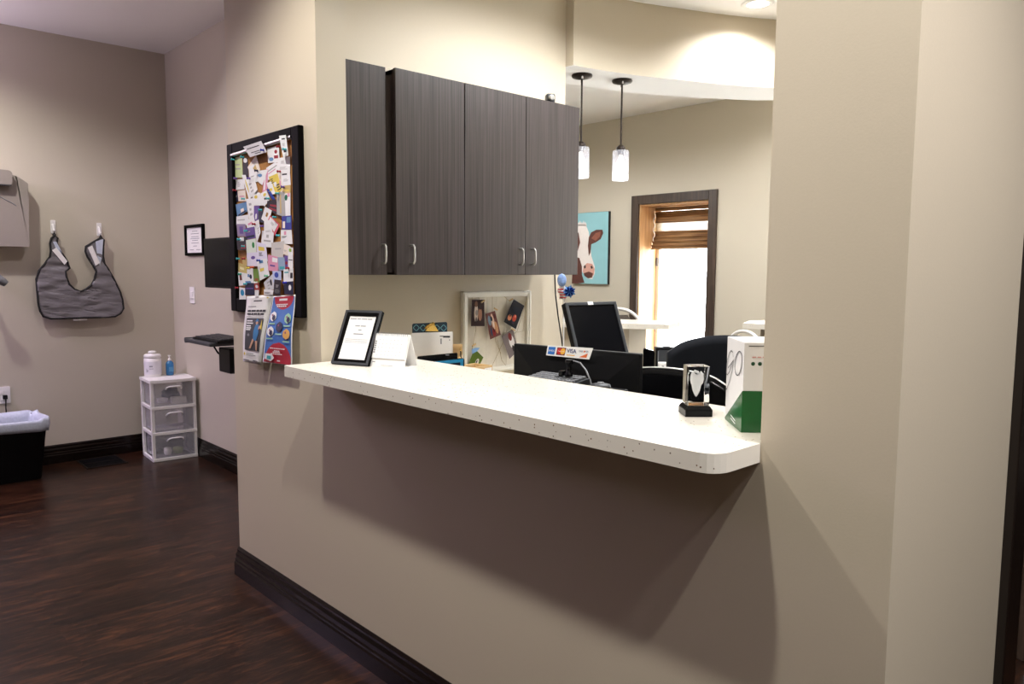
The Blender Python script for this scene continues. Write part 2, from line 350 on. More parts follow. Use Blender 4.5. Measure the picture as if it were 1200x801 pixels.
# ---- dark cased doorway in the right wall
dj = MB()
for a, b in ((.70, .81), (1.74, 1.85)): dj.box(XR, XR+.022, a, b, 0, 2.10).box(XR-.142, XR-.12, a, b, 0, 2.10)
dj.box(XR, XR+.022, .70, 1.85, 2.07, 2.17).box(XR-.142, XR-.12, .70, 1.85, 2.07, 2.17)
dj.box(XR-.12, XR, .80, .815, 0, 2.08).box(XR-.12, XR, 1.735, 1.75, 0, 2.08).box(XR-.12, XR, .80, 1.75, 2.065, 2.08)
struct(dj.build('trim_1', mat('near_black_trim', (26, 18, 15), .3, noise=.2, scale=20), bevel=.003))
DR = struct(MB().box(.0, .86, -.02, .02, .003, 2.05).build('door_1', 'trimZ', bevel=.002))
DR.location = (1.90, 1.80, 0); DR.rotation_euler = (0, 0, R_(168))
h = MB().lathe([(.012, 0), (.012, .03), (.026, .04), (.028, .055), (.018, .066)], X=Matrix.Translation((.80, .02, 1.0)) @ Matrix.Rotation(R_(-90), 4, 'X')).build('door_knob', 'bronze', DR)

# ================================================================== WINDOW
wc = MB(); c = .088
wc.box(wx0-c, wx0, YF-.022, YF, wz0-c, wz1+c).box(wx1, wx1+c, YF-.022, YF, wz0-c, wz1+c).box(wx0, wx1, YF-.022, YF, wz1, wz1+c).box(wx0, wx1, YF-.022, YF, wz0-c, wz0)
struct(wc.build('trim_2', 'trimZ', bevel=.004))
wf = MB(); yw = YF+.27
for a, b in ((wx0, wx0+.05), (wx1-.05, wx1)): wf.box(a, b, yw, yw+.05, wz0, wz1)
for a, b in ((wz0, wz0+.05), (wz1-.05, wz1)): wf.box(wx0, wx1, yw+.002, yw+.048, a, b)
WN = struct(wf.build('window_1', 'whitewood', bevel=.003))
MB().box(wx0+.02, wx1-.02, yw+.02, yw+.026, wz0+.02, wz1-.02).build('window_pane', 'pane', WN)
MB().box(wx0+.01, wx0+.035, yw-.012, yw, 1.46, 1.54).build('window_latch', 'mgrey', WN, bevel=.003)
# added unseen window behind the right pier, letting skylight brighten the office
w2 = MB()
for a, b in ((.1, .16), (1.64, 1.7), (.88, .92)): w2.box(a, b, yw, yw+.05, .4, 2.4)
for a, b in ((.4, .46), (2.34, 2.4)): w2.box(.1, 1.7, yw+.002, yw+.048, a, b)
WN2 = struct(w2.build('added_light_window', 'whitewood', bevel=.003))
MB().box(.12, 1.68, yw+.02, yw+.026, .42, 2.38).build('window_pane', 'pane', WN2)
# reveal lining in tan wood
rl = MB().box(wx0, wx0+.012, YF, yw, wz0, wz1).box(wx1-.012, wx1, YF, yw, wz0, wz1).box(wx0+.012, wx1-.012, YF, yw, wz1-.012, wz1).box(wx0+.012, wx1-.012, YF, yw, wz0, wz0+.012)
struct(rl.build('trim_3', grain('tan_wood_reveal', (176, 132, 86), (214, 172, 122), 'Z', .5, 40, .05)))
bl = thing('roman_blind', 'woven bamboo roman blind folded up at the top of the far window', 'blind', (wx0+.02, YF+.225, wz1-.02))
bw = wx1-wx0-.04
MB().box(0, bw, 0, .03, -.035, 0).build('head_rail', 'bamboo', bl, bevel=.003)
for k, (z0, z1, dy) in enumerate(((-.15, -.04, .0), (-.30, -.235, -.012), (-.345, -.285, -.03), (-.385, -.33, -.045), (-.41, -.37, -.055))):
    MB().grid(lambda u, v, z0=z0, z1=z1, dy=dy: (bw*u, dy+.018*math.sin(math.pi*v), z0+(z1-z0)*v), 2, 6).build('fold', 'bamboo', bl, solid=.006)
MB().grid(lambda u, v: (bw*u, .012, -.24+.10*v), 2, 2).build('open_weave', mat('sheer_bamboo_weave', (226, 214, 190), .8, noise=.3, scale=60, alpha=.75), bl, solid=.002)
MB().tube([(.03+.012*math.sin(k*1.1), -.05, -.06-.016*k) for k in range(18)], .0035, 6).build('lift_cord', 'white', bl)
gnd = struct(MB().box(-9, 5, 5.15, 16, -.3, -.2).build('ground', 'ground'))

# ================================================================== CEILING CANS
def can(x, y, z, power, colr, cone, blend, label):
    t = thing('recessed_light', label, 'ceiling light', (x, y, z), group=None)
    MB().lathe([(.062, -.001), (.062, -.006), (.085, -.007), (.092, -.002), (.092, 0)], n=32, cap=False).build('trim_ring', 'white', t, solid=.001)
    MB().lathe([(.0, -.003), (.062, -.003)], n=32, cap=False).build('light_lens', 'lens', t)
    l = bpy.data.lights.new('lamp', 'SPOT'); l.energy = power; l.color = colr; l.spot_size = R_(cone); l.spot_blend = blend; l.shadow_soft_size = .045
    lo = bpy.data.objects.new('lamp', l); COL.objects.link(lo); lo.parent = t; lo.location = (0, 0, -.02)
CL = ['recessed ceiling light above the left end of the counter', 'recessed ceiling light above the right end of the counter', 'recessed ceiling light above the right hand corridor corner',
      'recessed ceiling light behind the viewpoint',
      'recessed ceiling light shining down the apron wall', 'recessed ceiling light near the exam room corner',
      'recessed ceiling light at the curved ceiling soffit, top edge of the photo', 'recessed ceiling light just inside the office opening', 'recessed ceiling light in front of the wall cabinets',
      'added unseen light brightening the far wall from the waiting area right side', 'added unseen light brightening the far wall from behind the cabinet wall', 'added unseen light brightening the side wall in the corridor']
for a, lb in zip(CANS, CL): can(*a, lb)
# added lavender fill lamp, out of view, tinting exam walls and ceiling
pl = thing('lavender_fill_light', 'added lavender fill light out of view in the exam room', 'ceiling light', (-3.25, -1.70, CEIL))
MB().box(-.3, .3, -.3, .3, -.62, -.58).build('light_housing', 'white', pl, bevel=.004)
for zz in (-.623, -.580): MB().box(-.27, .27, -.27, .27, zz, zz+.003).build('light_diffuser', 'lens', pl)
for sx in (-.25, .25): MB().tube([(sx, 0, 0), (sx, 0, -.58)], .004, 6).build('hanger', 'metal', pl)
for zz, rx, en in ((-.63, 0, 44), (-.57, math.pi, 24)):
    al = bpy.data.lights.new('lamp', 'AREA'); al.energy = en; al.color = LAV; al.size = .5
    ao = bpy.data.objects.new('lamp', al); COL.objects.link(ao); ao.parent = pl; ao.location = (0, 0, zz); ao.rotation_euler = (rx, 0, 0)

# ================================================================== RECEPTION COUNTER
def rounded(pts, rad, n=6):
    out = []
    k = len(pts)
    for i in range(k):
        p = Vector(pts[i]); a = Vector(pts[i-1]); b = Vector(pts[(i+1) % k]); r = rad[i]
        if r == 0: out.append(tuple(p)); continue
        da = (a-p).normalized(); db = (b-p).normalized()
        for t in range(n+1):
            t = t/n; out.append(tuple((p+da*r)*(1-t)**2 + p*2*t*(1-t) + (p+db*r)*t*t))
    return out
ct = rounded([(.018, -.161), (1.797, -.161), (1.797, .32), (.018, .32)], [.012, .055, .01, .01])
tag(MB().prism(ct, 'Z', 1.031, 1.07).build('counter_top', 'quartz', bevel=.004), 'long white speckled quartz counter top along the reception opening', 'counter')

# ================================================================== WALL CABINETS
ZB, ZT = 1.3927, 2.2195
def handle(t, x, y, z0, z1):
    MB().tube([(x, y, z0), (x+.022, y, z0), (x+.03, y, z0+.008), (x+.03, y, z1-.008), (x+.022, y, z1), (x, y, z1)], .0045, 8).build('handle', 'metal', t)
def cabinet(label, xf, y0, y1, doors):
    t = thing('wall_cabinet', label, 'cabinet', (-.38, y0, ZB), group=None)
    d = xf+.38
    b = MB().box(0, .012, 0, y1-y0, 0, ZT-ZB-.004).box(0, d-.019, 0, .016, 0, ZT-ZB-.004).box(0, d-.019, y1-y0-.016, y1-y0, 0, ZT-ZB-.004)
    b.box(0, d-.019, 0, y1-y0, 0, .018).box(0, d-.019, 0, y1-y0, ZT-ZB-.022, ZT-ZB-.004).box(.012, d-.03, .016, y1-y0-.016, .38, .398)
    b.build('cabinet_body', 'cabside', t)
    for a, b2, hy in doors:
        dr = MB().box(d-.0185, d, a-y0+.0015, b2-y0-.0015, 0, ZT-ZB).build('door', 'cab', t, bevel=.0012)
        y = hy-y0
        handle(dr, d, y, .048, .122)
cabinet('narrow set back dark cabinet nearest the pillar, leftmost of the row', -.080, .132, .352, [(.132, .352, .325)])
cabinet('single door dark wood wall cabinet, second from the pillar', -.055, .379, .737, [(.379, .737, .448)])
cabinet('double door dark wood wall cabinet at the end near the pendant lights', -.055, .739, 1.477, [(.739, 1.108, 1.068), (1.108, 1.477, 1.148)])
tag(MB().box(-.38, -.085, .354, .377, ZB+.01, ZT-.03).build('filler_strip', 'cabside'), 'dark filler strip in the gap between the first two wall cabinets', 'cabinet filler')
wb = thing('security_camera', 'small grey camera standing on top of the wall cabinets', 'camera', (-.19, 1.40, ZT-.004), R_(-30))
MB().lathe([(.024, 0), (.024, .006), (.008, .012), (.007, .035)], n=20).build('camera_base', 'dgrey', wb)
MB().box(-.02, .03, -.022, .022, .032, .078).build('camera_body', 'dgrey', wb, bevel=.008)
MB().lathe([(.014, 0), (.014, .012), (.010, .013)], n=20, X=Matrix.Translation((.03, 0, .056)) @ Matrix.Rotation(R_(90), 4, 'Y')).build('camera_lens', 'metal', wb)

# ================================================================== PENDANTS
def pendant(px, py, label):
    p = at(px, py, 'Z', SOFF-.02); t = thing('pendant_light', label, 'pendant light', (p.x, p.y, SOFF), group='pendants over the inner counter')
    MB().lathe([(.058, 0), (.06, -.006), (.056, -.014), (.03, -.022), (.012, -.026)], n=32).build('canopy', 'bronze', t)
    for sg in (1, -1): MB().tube([(.03*sg, -.03*sg, -.012), (.03*sg, -.03*sg, -.03)], .006, 8).build('canopy_screw', 'chrome', t)
    MB().tube([(0, 0, -.02), (0, 0, -.385)], .0055, 10).build('stem', 'bronze', t)
    MB().lathe([(.010, -.37), (.018, -.378), (.026, -.385), (.026, -.402), (.018, -.41), (.018, -.43)], n=24).build('socket', 'bronze', t)
    sh = MB(); n = 48
    pr = [(.020, -.400), (.044, -.403), (.048, -.41), (.048, -.572), (.045, -.576)]
    vs = [((r*(1+.012*(j % 2)))*math.cos(2*math.pi*j/n), (r*(1+.012*(j % 2)))*math.sin(2*math.pi*j/n), z) for r, z in pr for j in range(n)]
    for v in range(len(pr)-1):
        pass
    sh.add(vs, [(i*n+j, i*n+(j+1) % n, (i+1)*n+(j+1) % n, (i+1)*n+j) for i in range(len(pr)-1) for j in range(n)], 0, True)
    sh.build('glass_shade', 'shade', t)
    b = MB().lathe([(.010, -.43), (.012, -.445), (.024, -.47), (.028, -.492), (.022, -.512), (.008, -.522), (0, -.523)], n=20).build('bulb', 'bulb', t)
    l = bpy.data.lights.new('lamp', 'POINT'); l.energy = 2.5; l.color = NEUT; l.shadow_soft_size = .03
    lo = bpy.data.objects.new('lamp', l); COL.objects.link(lo); lo.parent = t; lo.location = (0, 0, -.60)
pendant(682, 92, 'bronze pendant with clear glass shade, left one beside the cabinets')
pendant(729, 98, 'bronze pendant with clear glass shade, right one in the open')

# ================================================================== COW PAINTING
Yc = YF-.035
pt = thing('cow_painting', 'unframed canvas of a white and brown cow on pale blue, on the far wall', 'painting', (-2.985, YF, 1.27))
MB().box(0, .485, -.035, 0, 0, .74).build('canvas', [mat('black_canvas_edge', (28, 24, 24), .7, noise=.1)], pt)
def onwall(ps, y=Yc-.001): return [((at(u, v, 'Y', y)-Vector((-2.985, YF, 1.27)))) for u, v in ps]
mb = MB(); YY = -.0355
def cp(ps, m, k): mb.add([(q.x, YY-.0004*k, q.z) for q in onwall(ps)], [list(range(len(ps)))], m)
mb.box(.001, .484, YY, YY+.0005, .002, .738, 0)
cp([(672, 262), (679, 261), (686, 262), (690, 272), (692, 288), (693, 300), (697, 312), (697, 320), (694, 327), (688, 326), (682, 318), (676, 300), (670, 290)], 1, 1)
cp([(672, 300), (679, 302), (682, 312), (682, 322), (685, 331), (676, 332), (670, 332)], 2, 2)
cp([(690, 278), (693, 272), (699, 269), (706, 269), (707, 273), (704, 280), (698, 284), (693, 286), (692, 296), (690, 300), (689, 288)], 2, 3)
cp([(693, 279), (698, 273), (704, 271), (703, 277), (698, 282)], 3, 4)
cp([(684, 312), (688, 308), (694, 309), (697, 315), (696, 322), (691, 326), (686, 324), (683, 318)], 4, 5)
cp([(684, 312), (686, 310), (687, 313), (685, 315)], 5, 6); cp([(692, 312), (694, 311), (695, 314), (693, 315)], 5, 6)
cp([(684, 320), (690, 318), (695, 320), (694, 325), (689, 326), (685, 323)], 2, 6)
cp([(673, 276), (678, 272), (680, 284), (677, 294), (672, 292)], 2, 3)
for k in range(9): cp([(674+k*1.4, 264), (675.5+k*1.4, 258+(k % 3)), (676.6+k*1.4, 265)], 1, 3)
mb.build('painted_picture', [mat('pale_teal_paint', (140, 190, 198), .6, noise=.06, scale=12), mat('cow_white', (232, 224, 220), .7, noise=.05), mat('cow_brown', (92, 52, 44), .7, noise=.2), mat('cow_red_brown', (140, 84, 66), .7, noise=.2), mat('cow_pink', (206, 156, 142), .7, noise=.1), mat('cow_dark', (56, 34, 30), .7, noise=.1)], pt, recalc=False)
# ================================================================== PINBOARD
bd = thing('pinboard', 'tall black framed pinboard covered in notes on the pillar', 'pinboard', (-.76, 0, 1.228))
BW, BH, w1 = .66, .722, .058
fb = MB()
fb.box(0, w1, -.024, 0, 0, BH).box(BW-w1, BW, -.024, 0, 0, BH).box(w1, BW-w1, -.024, 0, 0, w1).box(w1, BW-w1, -.024, 0, BH-w1*.7, BH)
fb.build('frame', 'frameblack', bd, bevel=.005)
MB().box(.04, BW-.04, -.008, 0, .04, BH-.03).build('cork_panel', 'cork', bd)
a = at(272, 182, 'Y', -.016); b = at(342, 160, 'Y', -.016)
MB().tube([(a.x+.76, -.016, a.z-1.228), (b.x+.76, -.016, b.z-1.228)], .009, 10).build('clip_rail', 'metal', bd)

WH, CR, GN, YL, PK, PU, NV, BL, GY, DK, RD, TN, TL = (238,236,238), (240,226,214), (206,220,160), (226,200,84), (222,150,178), (104,78,150), (34,36,66), (96,140,186), (176,172,172), (44,36,42), (150,40,50), (206,176,112), (70,170,180)
NN = {WH: 'white', CR: 'cream', GN: 'green', YL: 'yellow', PK: 'pink', PU: 'purple', NV: 'navy', BL: 'blue', GY: 'grey', DK: 'dark', RD: 'red', TN: 'tan', TL: 'teal'}
CM = {c: mat(n+'_print', c, .6, noise=.05, scale=70, spec=.2) for c, n in NN.items()}
# pixel outline on the board, paper colour, accents [(fractional box, colour)], pin (pixel, colour), label
CARDS = [
 ([(293,205),(297,206),(303,228),(297,232),(290,222)], WH, [(.2,.2,.8,.4,GY)], None, 'white note peeking out in the middle below the cream folded card'),
 ([(276,211),(285,210),(286,221),(276,222)], WH, [(.3,.3,.6,.8,GY)], (278,209,PU), 'small white card under the purple pin at the left edge of the board'),
 ([(275,224),(280,224),(280,235),(276,236)], NV, [(.2,.4,.6,.6,GY)], None, 'narrow navy card at the left edge below a small white card'),
 ([(279,224),(287,223),(288,235),(280,235)], CR, [(.2,.4,.8,.5,PK)], (277,223,RD), 'pinkish white card under a red pin at the left edge'),
 ([(285,186),(290,186),(291,207),(285,207)], DK, [(.1,.75,.9,1,WH)], (286,184,TL), 'narrow black card with white top beside the pale green note'),
 ([(275,185.5),(283,184.7),(283.8,207),(271.7,206.6)], GN, [(.2,.4,.8,.46,GY),(.2,.6,.7,.66,GY)], (275,187,TL), 'pale green note at the top left corner of the board'),
 ([(300,183),(304,198),(298,211),(291,196)], CR, [(.4,.4,.8,.7,TN)], None, 'cream folded card with orange mark near the top'),
 ([(292,196),(299,193),(301,212),(293,214)], WH, [(.2,.3,.7,.4,GY)], None, 'white slip under the cream folded card'),
 ([(313,197),(323,190),(329,199),(315,210)], WH, [(.1,.6,.9,.7,GY),(.1,.4,.7,.48,PK)], None, 'tilted white card below the card with the red diamond'),
 ([(310.5,200),(314,199),(313,224),(308,224)], PK, [(.2,.1,.5,.9,WH)], None, 'narrow pink strip in the upper middle of the board'),
 ([(300,201),(313,199),(307,216),(298,208)], WH, [(.3,.4,.7,.7,BL)], (302.5,200,NV), 'white card with blue writing under a dark blue pin'),
 ([(314,174),(326,172),(327,189),(315,190)], WH, [(.6,.55,.85,.8,RD),(.55,.25,.9,.45,RD),(.1,.1,.5,.35,BL)], (328.5,172,RD), 'white card with red diamond mark near the top'),
 ([(326,186),(339,184),(339,201),(326,201)], WH, [(.3,.6,.6,.8,GY),(.2,.2,.8,.4,GY)], None, 'square white card at the upper right, above another white card'),
 ([(329,202),(339,201),(340,216),(330,217)], WH, [(.2,.75,.7,.85,DK),(.3,.3,.8,.5,GY)], (329,201,RD), 'white card with dark heading at the right edge, second large white one'),
 ([(325,203),(329,202),(331,222),(329,226)], CR, [(.2,.3,.7,.6,PK)], None, 'narrow cream strip at the right beside the yellow and black card'),
 ([(316,208),(325,204),(330,222),(322,227)], YL, [(.5,.1,.95,.5,DK),(.1,.6,.4,.9,DK),(.3,.35,.6,.6,WH)], None, 'yellow and black tilted card right of centre'),
 ([(313,215),(318,213),(322,226),(317,228)], WH, [(.2,.3,.7,.5,YL)], None, 'small white slip left of the yellow and black card'),
 ([(313,222),(316,222),(324,236),(321,237)], (34,60,150), [], None, 'deep blue diagonal strip right of centre'),
 ([(289,210),(297,208),(301,222),(293,232)], WH, [(.3,.2,.6,.8,GY)], (293.5,209,PU), 'long white card with lilac top under a purple pin, left of centre'),
 ([(284,206),(288,206),(294,226),(292,234)], WH, [(.4,.2,.7,.8,YL)], None, 'white strip with a yellow diagonal stripe on the left'),
 ([(332,218),(340,217),(340,227),(332,226)], TN, [(.2,.3,.8,.5,YL)], (333.5,219,PU), 'tan card with purple pin at the right edge'),
 ([(277,240),(288,237),(289,247),(279,254)], BL, [(.4,.2,.7,.5,CR),(.1,.05,.9,.18,NV)], (287,233,TL), 'blue card with small figure tilted on the left side'),
 ([(297,229),(304,226),(309,240),(297,240)], WH, [(.2,.6,.6,.9,YL)], None, 'white card with yellow top, left of the yellow circle card'),
 ([(306,227),(312,223.5),(316,233),(310,241)], WH, [(.3,.6,.8,.85,YL),(.3,.35,.5,.5,DK)], (316,232.5,TL), 'white card with yellow circle and teal pin in the centre'),
 ([(289,234),(297,233),(298,252),(292,255)], WH, [(.3,.1,.7,.9,GY)], None, 'tall narrow white strip left of centre'),
 ([(314,236),(323,234),(327,252),(313,245)], DK, [(.2,.2,.8,.35,RD),(.3,.5,.9,.65,RD)], None, 'black and dark red card right of centre'),
 ([(334,228),(340,227),(340,254),(334,253)], WH, [(.0,.7,.5,.95,(30,110,80)),(.5,.85,.9,1,PK)], None, 'tall white card with green corner at the right edge'),
 ([(325,227),(333,226),(334,253),(325,250)], GY, [(.4,.1,.55,.9,TN)], (327,226.5,TL), 'folded grey and tan leaflet at the right'),
 ([(298,242),(304,242),(302,258),(298,258)], PU, [(.3,.1,.7,.5,WH)], None, 'purple card in the centre left, beside a charcoal one'),
 ([(303,245),(308,245),(309,260),(303,259)], (56,58,74), [(.2,.5,.8,.7,NV)], (307,246,TL), 'charcoal card in the centre beside the purple one'),
 ([(311,243),(318,247),(314,262),(307,256)], WH, [(.4,.4,.65,.7,(170,120,50))], None, 'tilted white card with a golden brown spot in the centre'),
 ([(317,253),(327,263),(322,275),(314,260)], (206,84,100), [], None, 'red bordered backing card tilted right of centre'),
 ([(317.3,254.8),(325,263),(321,271),(315,260)], WH, [(.3,.3,.7,.7,GY)], None, 'white inner card with red border behind, right of centre'),
 ([(331,254),(341,253),(341,268),(331,268)], (60,64,150), [(.5,.5,.9,.9,BL),(.1,.1,.35,.6,CR)], (324,254.5,TL), 'indigo and blue photo card at the right edge'),
 ([(278,254),(290,252),(291,263),(278,263)], WH, [(.1,.5,.7,.6,GY)], None, 'wide white card at the left edge above a lilac grey card'),
 ([(288,259),(297,254),(299,264),(291,269)], WH, [(.2,.4,.7,.6,PK)], None, 'tilted white card beside the wide white one on the left'),
 ([(278,263),(287,263),(288,276),(279,276)], (146,128,160), [(.3,.2,.7,.8,PU)], None, 'lilac grey card at the left edge'),
 ([(288,268),(298,266),(299,278),(289,280)], PU, [(.1,.1,.9,.3,NV),(.1,.6,.5,.7,GY)], (290,270.5,TL), 'wide purple card left of centre'),
 ([(298,261),(303,258),(305,272),(301,283)], WH, [(.5,.2,.8,.6,GY)], (299.5,262.5,RD), 'curled white leaflet under a red pin left of centre'),
 ([(310,260),(316,258),(319,272),(310,273)], WH, [(.2,.1,.9,.25,GY)], (309,265,PU), 'white card behind the blank white note, purple pin at its side'),
 ([(308,271),(320,273),(319,289),(307,288)], WH, [(.4,.6,.6,.8,GY),(.2,.35,.8,.45,GY)], None, 'blank looking white note in the lower middle'),
 ([(330,270),(341,270),(342,285),(330,285)], WH, [(.3,.65,.5,.9,PK),(.1,.45,.55,.58,DK)], (328,276,TL), 'white card with pink logo at the right edge'),
 ([(278,279),(289,278),(289,292),(279,292)], DK, [(.4,.1,.9,.4,RD),(.3,.7,.7,1,WH)], (282,280.5,TL), 'dark card at the left edge above a tan card'),
 ([(289,282),(299,280),(300,297),(290,297)], (222,228,216), [(.6,.4,.85,.8,(40,130,60))], (287,288.5,TL), 'off white card with a green leaf, left of centre'),
 ([(290,297),(301,296),(301,311),(290,311)], (224,218,236), [(.4,.5,.8,.75,PU)], None, 'lilac white card with a purple flower mark'),
 ([(301,284),(311,287),(313,305),(303,308)], (226,220,238), [(.2,.6,.8,.8,YL),(.2,.35,.6,.55,DK)], None, 'pale card with yellow and black marks in the lower middle'),
 ([(302,305),(312,304),(315,322),(304,328)], WH, [(.2,.4,.6,.55,YL),(.2,.8,.6,.95,BL)], (305,305,(40,60,150)), 'white card with yellow highlight under a blue pin'),
 ([(333,286),(340,289),(337,299),(332,297)], CR, [(.2,.3,.6,.5,GY)], None, 'tilted cream card at the right below the pink logo card'),
 ([(319,285),(332,283),(331,301),(319,300)], (206,200,196), [(.3,.5,.8,.6,GY)], None, 'crumpled light grey note at the lower right'),
 ([(333,300),(338,300),(338,312),(333,312)], PU, [(.3,.2,.8,.5,RD)], None, 'small purple card at the lower right'),
 ([(338,291),(343,291),(343,314),(338,313)], WH, [(.2,.8,.7,.95,(150,180,80)),(.1,.4,.9,.44,DK)], None, 'tall narrow white card at the lower right edge'),
 ([(315,299),(326,302),(325,317),(315,316)], PK, [(.4,.6,.9,.9,WH),(.2,.3,.7,.4,PU)], None, 'pink card in the lower middle right'),
 ([(326,302),(333,302),(334,316),(327,316)], (150,170,196), [(.2,.1,.9,.3,TL)], None, 'pale blue grey card beside the pink card'),
 ([(284,302),(289,303),(289,311),(285,310)], TN, [], (287.5,303,RD), 'small tan card under a red pin at the lower left'),
 ([(280,308),(288,311),(289,320),(280,317)], (200,180,110), [(.2,.3,.7,.6,(230,220,170))], (281,303,TL), 'yellowish card at the lower left edge'),
 ([(297,315),(302,316),(304,330),(298,330)], (110,140,60), [(.2,.1,.8,.3,(150,90,50))], (297.5,313,(210,90,50)), 'green card in the lower middle left'),
 ([(298,331),(303,331),(304,340),(298,340)], (170,60,50), [(.3,.3,.8,.7,WH)], (302,331,WH), 'small red card beneath the green one'),
 ([(280,319),(290,321),(296,332),(281,334)], WH, [(.1,.4,.3,.8,(120,60,50)),(.5,.1,.9,.3,BL)], (283,321,(40,130,110)), 'white card with a brown figure at the lower left'),
 ([(290,315),(296,315),(297,332),(290,330)], WH, [(.4,.3,.8,.6,NV),(.1,.4,.4,.6,BL)], (292.5,314,YL), 'white card with navy shape under a yellow pin'),
 ([(281,337),(287,338),(288,350),(281,350)], WH, [(.2,.3,.8,.85,(40,140,190))], (279.5,337,RD), 'white card with a blue oval at the bottom left'),
 ([(288,332),(297,332),(298,345),(288,345)], NV, [(.1,.5,.9,.6,PU)], (289.5,332.5,TL), 'navy card at the bottom left'),
 ([(299,340),(303,340),(303,347),(299,347)], WH, [], None, 'tiny white slip at the bottom beneath the red card'),
 ([(310,331),(319,322),(322,338),(312,340)], (214,212,216), [(.3,.1,.6,.9,GY),(.6,.3,.8,.8,DK)], (314,323,(120,190,150)), 'black and white sketch card at the bottom middle'),
 ([(310,339),(320,340),(319,345),(310,345)], WH, [(.1,.2,.8,.6,DK)], None, 'white slip with black marks above the two posters'),
 ([(320,318),(329,318),(329,330),(321,330)], (190,200,232), [(.2,.4,.7,.9,(60,80,170))], None, 'blue and white photo card at the lower middle right'),
 ([(322,328),(329,329),(328,345),(321,344)], DK, [(.1,.1,.9,.4,(90,88,90)),(.3,.5,.7,.7,GY)], None, 'black and grey photo above the blue poster'),
 ([(333,316),(343,315),(343,330),(333,330)], WH, [(.1,.7,.5,.8,TL),(.7,.3,.95,.7,DK)], (339,314,RD), 'white card with small text under a red pin at the lower right'),
 ([(333,331),(343,330),(343,344),(334,344)], NV, [(.5,.3,.8,.75,WH)], (336,331,(50,50,170)), 'navy card with a white oval at the bottom right'),
 ([(327,159),(335,158),(338,182),(332,184.5)], (226,228,228), [(.3,.8,.8,.86,DK),(.3,.5,.7,.65,GY),(.3,.2,.7,.3,DK)], (335.5,175,TL), 'tall white slip over the top right corner of the frame'),
 ([(285,172),(306,165),(313,178),(293,184)], (206,202,206), [(.1,.66,.8,.74,DK),(.2,.28,.7,.34,DK),(.35,.12,.7,.18,DK)], (309.5,176,(40,60,160)), 'grey printed notice tilted over the top of the board'),
]
def pin(parent, px, py, y, c, org):
    q = at(px, py, 'Y', y)
    X = Matrix.Translation((q.x-org[0], y-org[1]+.001, q.z-org[2])) @ Matrix.Rotation(R_(90), 4, 'X')
    MB().lathe([(.0012, 0), (.0012, .003), (.005, .0035), (.005, .005), (.0032, .007), (.0032, .012), (.0052, .014), (.005, .016), (0, .0165)], n=12, X=X).build('push_pin', CM.get(c) or cc(c), parent)
CC = {}
def cc(c):
    if c in CM: return CM[c]
    if c not in CC: CC[c] = mat('printed_colour', c, .6, noise=.05, scale=70, spec=.15)
    return CC[c]
for k, (ps, c, acc, pn, lab) in enumerate(CARDS):
    over = k >= len(CARDS)-2
    y0 = -.0092-.00028*k if not over else -.0285
    if not over: cu_, cv_ = sum(p[0] for p in ps)/len(ps), sum(p[1] for p in ps)/len(ps); ps = [(min(344, max(273.5, cu_+(u-cu_)*1.14)), cv_+(v-cv_)*1.1) for u, v in ps]
    Q = [at(u, v, 'Y', y0) for u, v in ps]; ox = sum(q.x for q in Q)/len(Q); oz = sum(q.z for q in Q)/len(Q)
    mb = MB(); mats = [cc(c)]
    L = [(q.x-ox, q.z-oz) for q in Q]
    n = len(L); rnd = random.uniform(-1, 1)
    mb.add([(x, 0, z) for x, z in L]+[(x, -.0004, z) for x, z in L], [list(range(n)), list(range(2*n-1, n-1, -1))]+[(i, (i+1) % n, n+(i+1) % n, n+i) for i in range(n)], 0)
    # accents by bilinear position in the quad (corner order: top-left, top-right, bottom-right, bottom-left)
    if n == 4:
        tl, tr, br, blq = [Vector((x, 0, z)) for x, z in L]
        B = lambda a, b: (blq*(1-a)+br*a)*(1-b)+(tl*(1-a)+tr*a)*b
        lines = [(.14, .80-.0, .14+.1*((k*7) % 5)+.3, .83, GY)] if not acc else []
        for (a0, b0, a1, b1, c2) in list(acc)+lines:
            if cc(c2) not in mats: mats.append(cc(c2))
            pts = []
            if c2 != GY and (a1-a0) > .2 and (b1-b0) > .2 and (k % 3):
                for t in range(12):
                    an = 2*math.pi*t/12; pts.append(B((a0+a1)/2+(a1-a0)/2*math.cos(an), (b0+b1)/2+(b1-b0)/2*math.sin(an)))
            else: pts = [B(a0, b0), B(a1, b0), B(a1, b1), B(a0, b1)]
            if c2 in (GY, DK) and (b1-b0) > .12 and (a1-a0) > .25:   # rows of small print
                r = 3; 
                for i in range(r):
                    z0 = b0+(b1-b0)*i/r; z1 = z0+(b1-b0)/r*.45; e = a1-(a1-a0)*.3*((i*5+k) % 3)/2
                    mb.add([tuple(p+Vector((0, -.0007, 0))) for p in (B(a0, z0), B(e, z0), B(e, z1), B(a0, z1))], [(0, 1, 2, 3)], mats.index(cc(c2)))
                continue
            mb.add([tuple(p+Vector((0, -.0007, 0))) for p in pts], [list(range(len(pts)))], mats.index(cc(c2)))
    o = mb.build('pinned_card', mats, recalc=False); o.location = (ox, y0, oz)
    tag(o, lab, 'note', 'notes pinned on the board')
    if pn: pin(o, pn[0], pn[1], y0-.0008, pn[2], (ox, y0, oz))

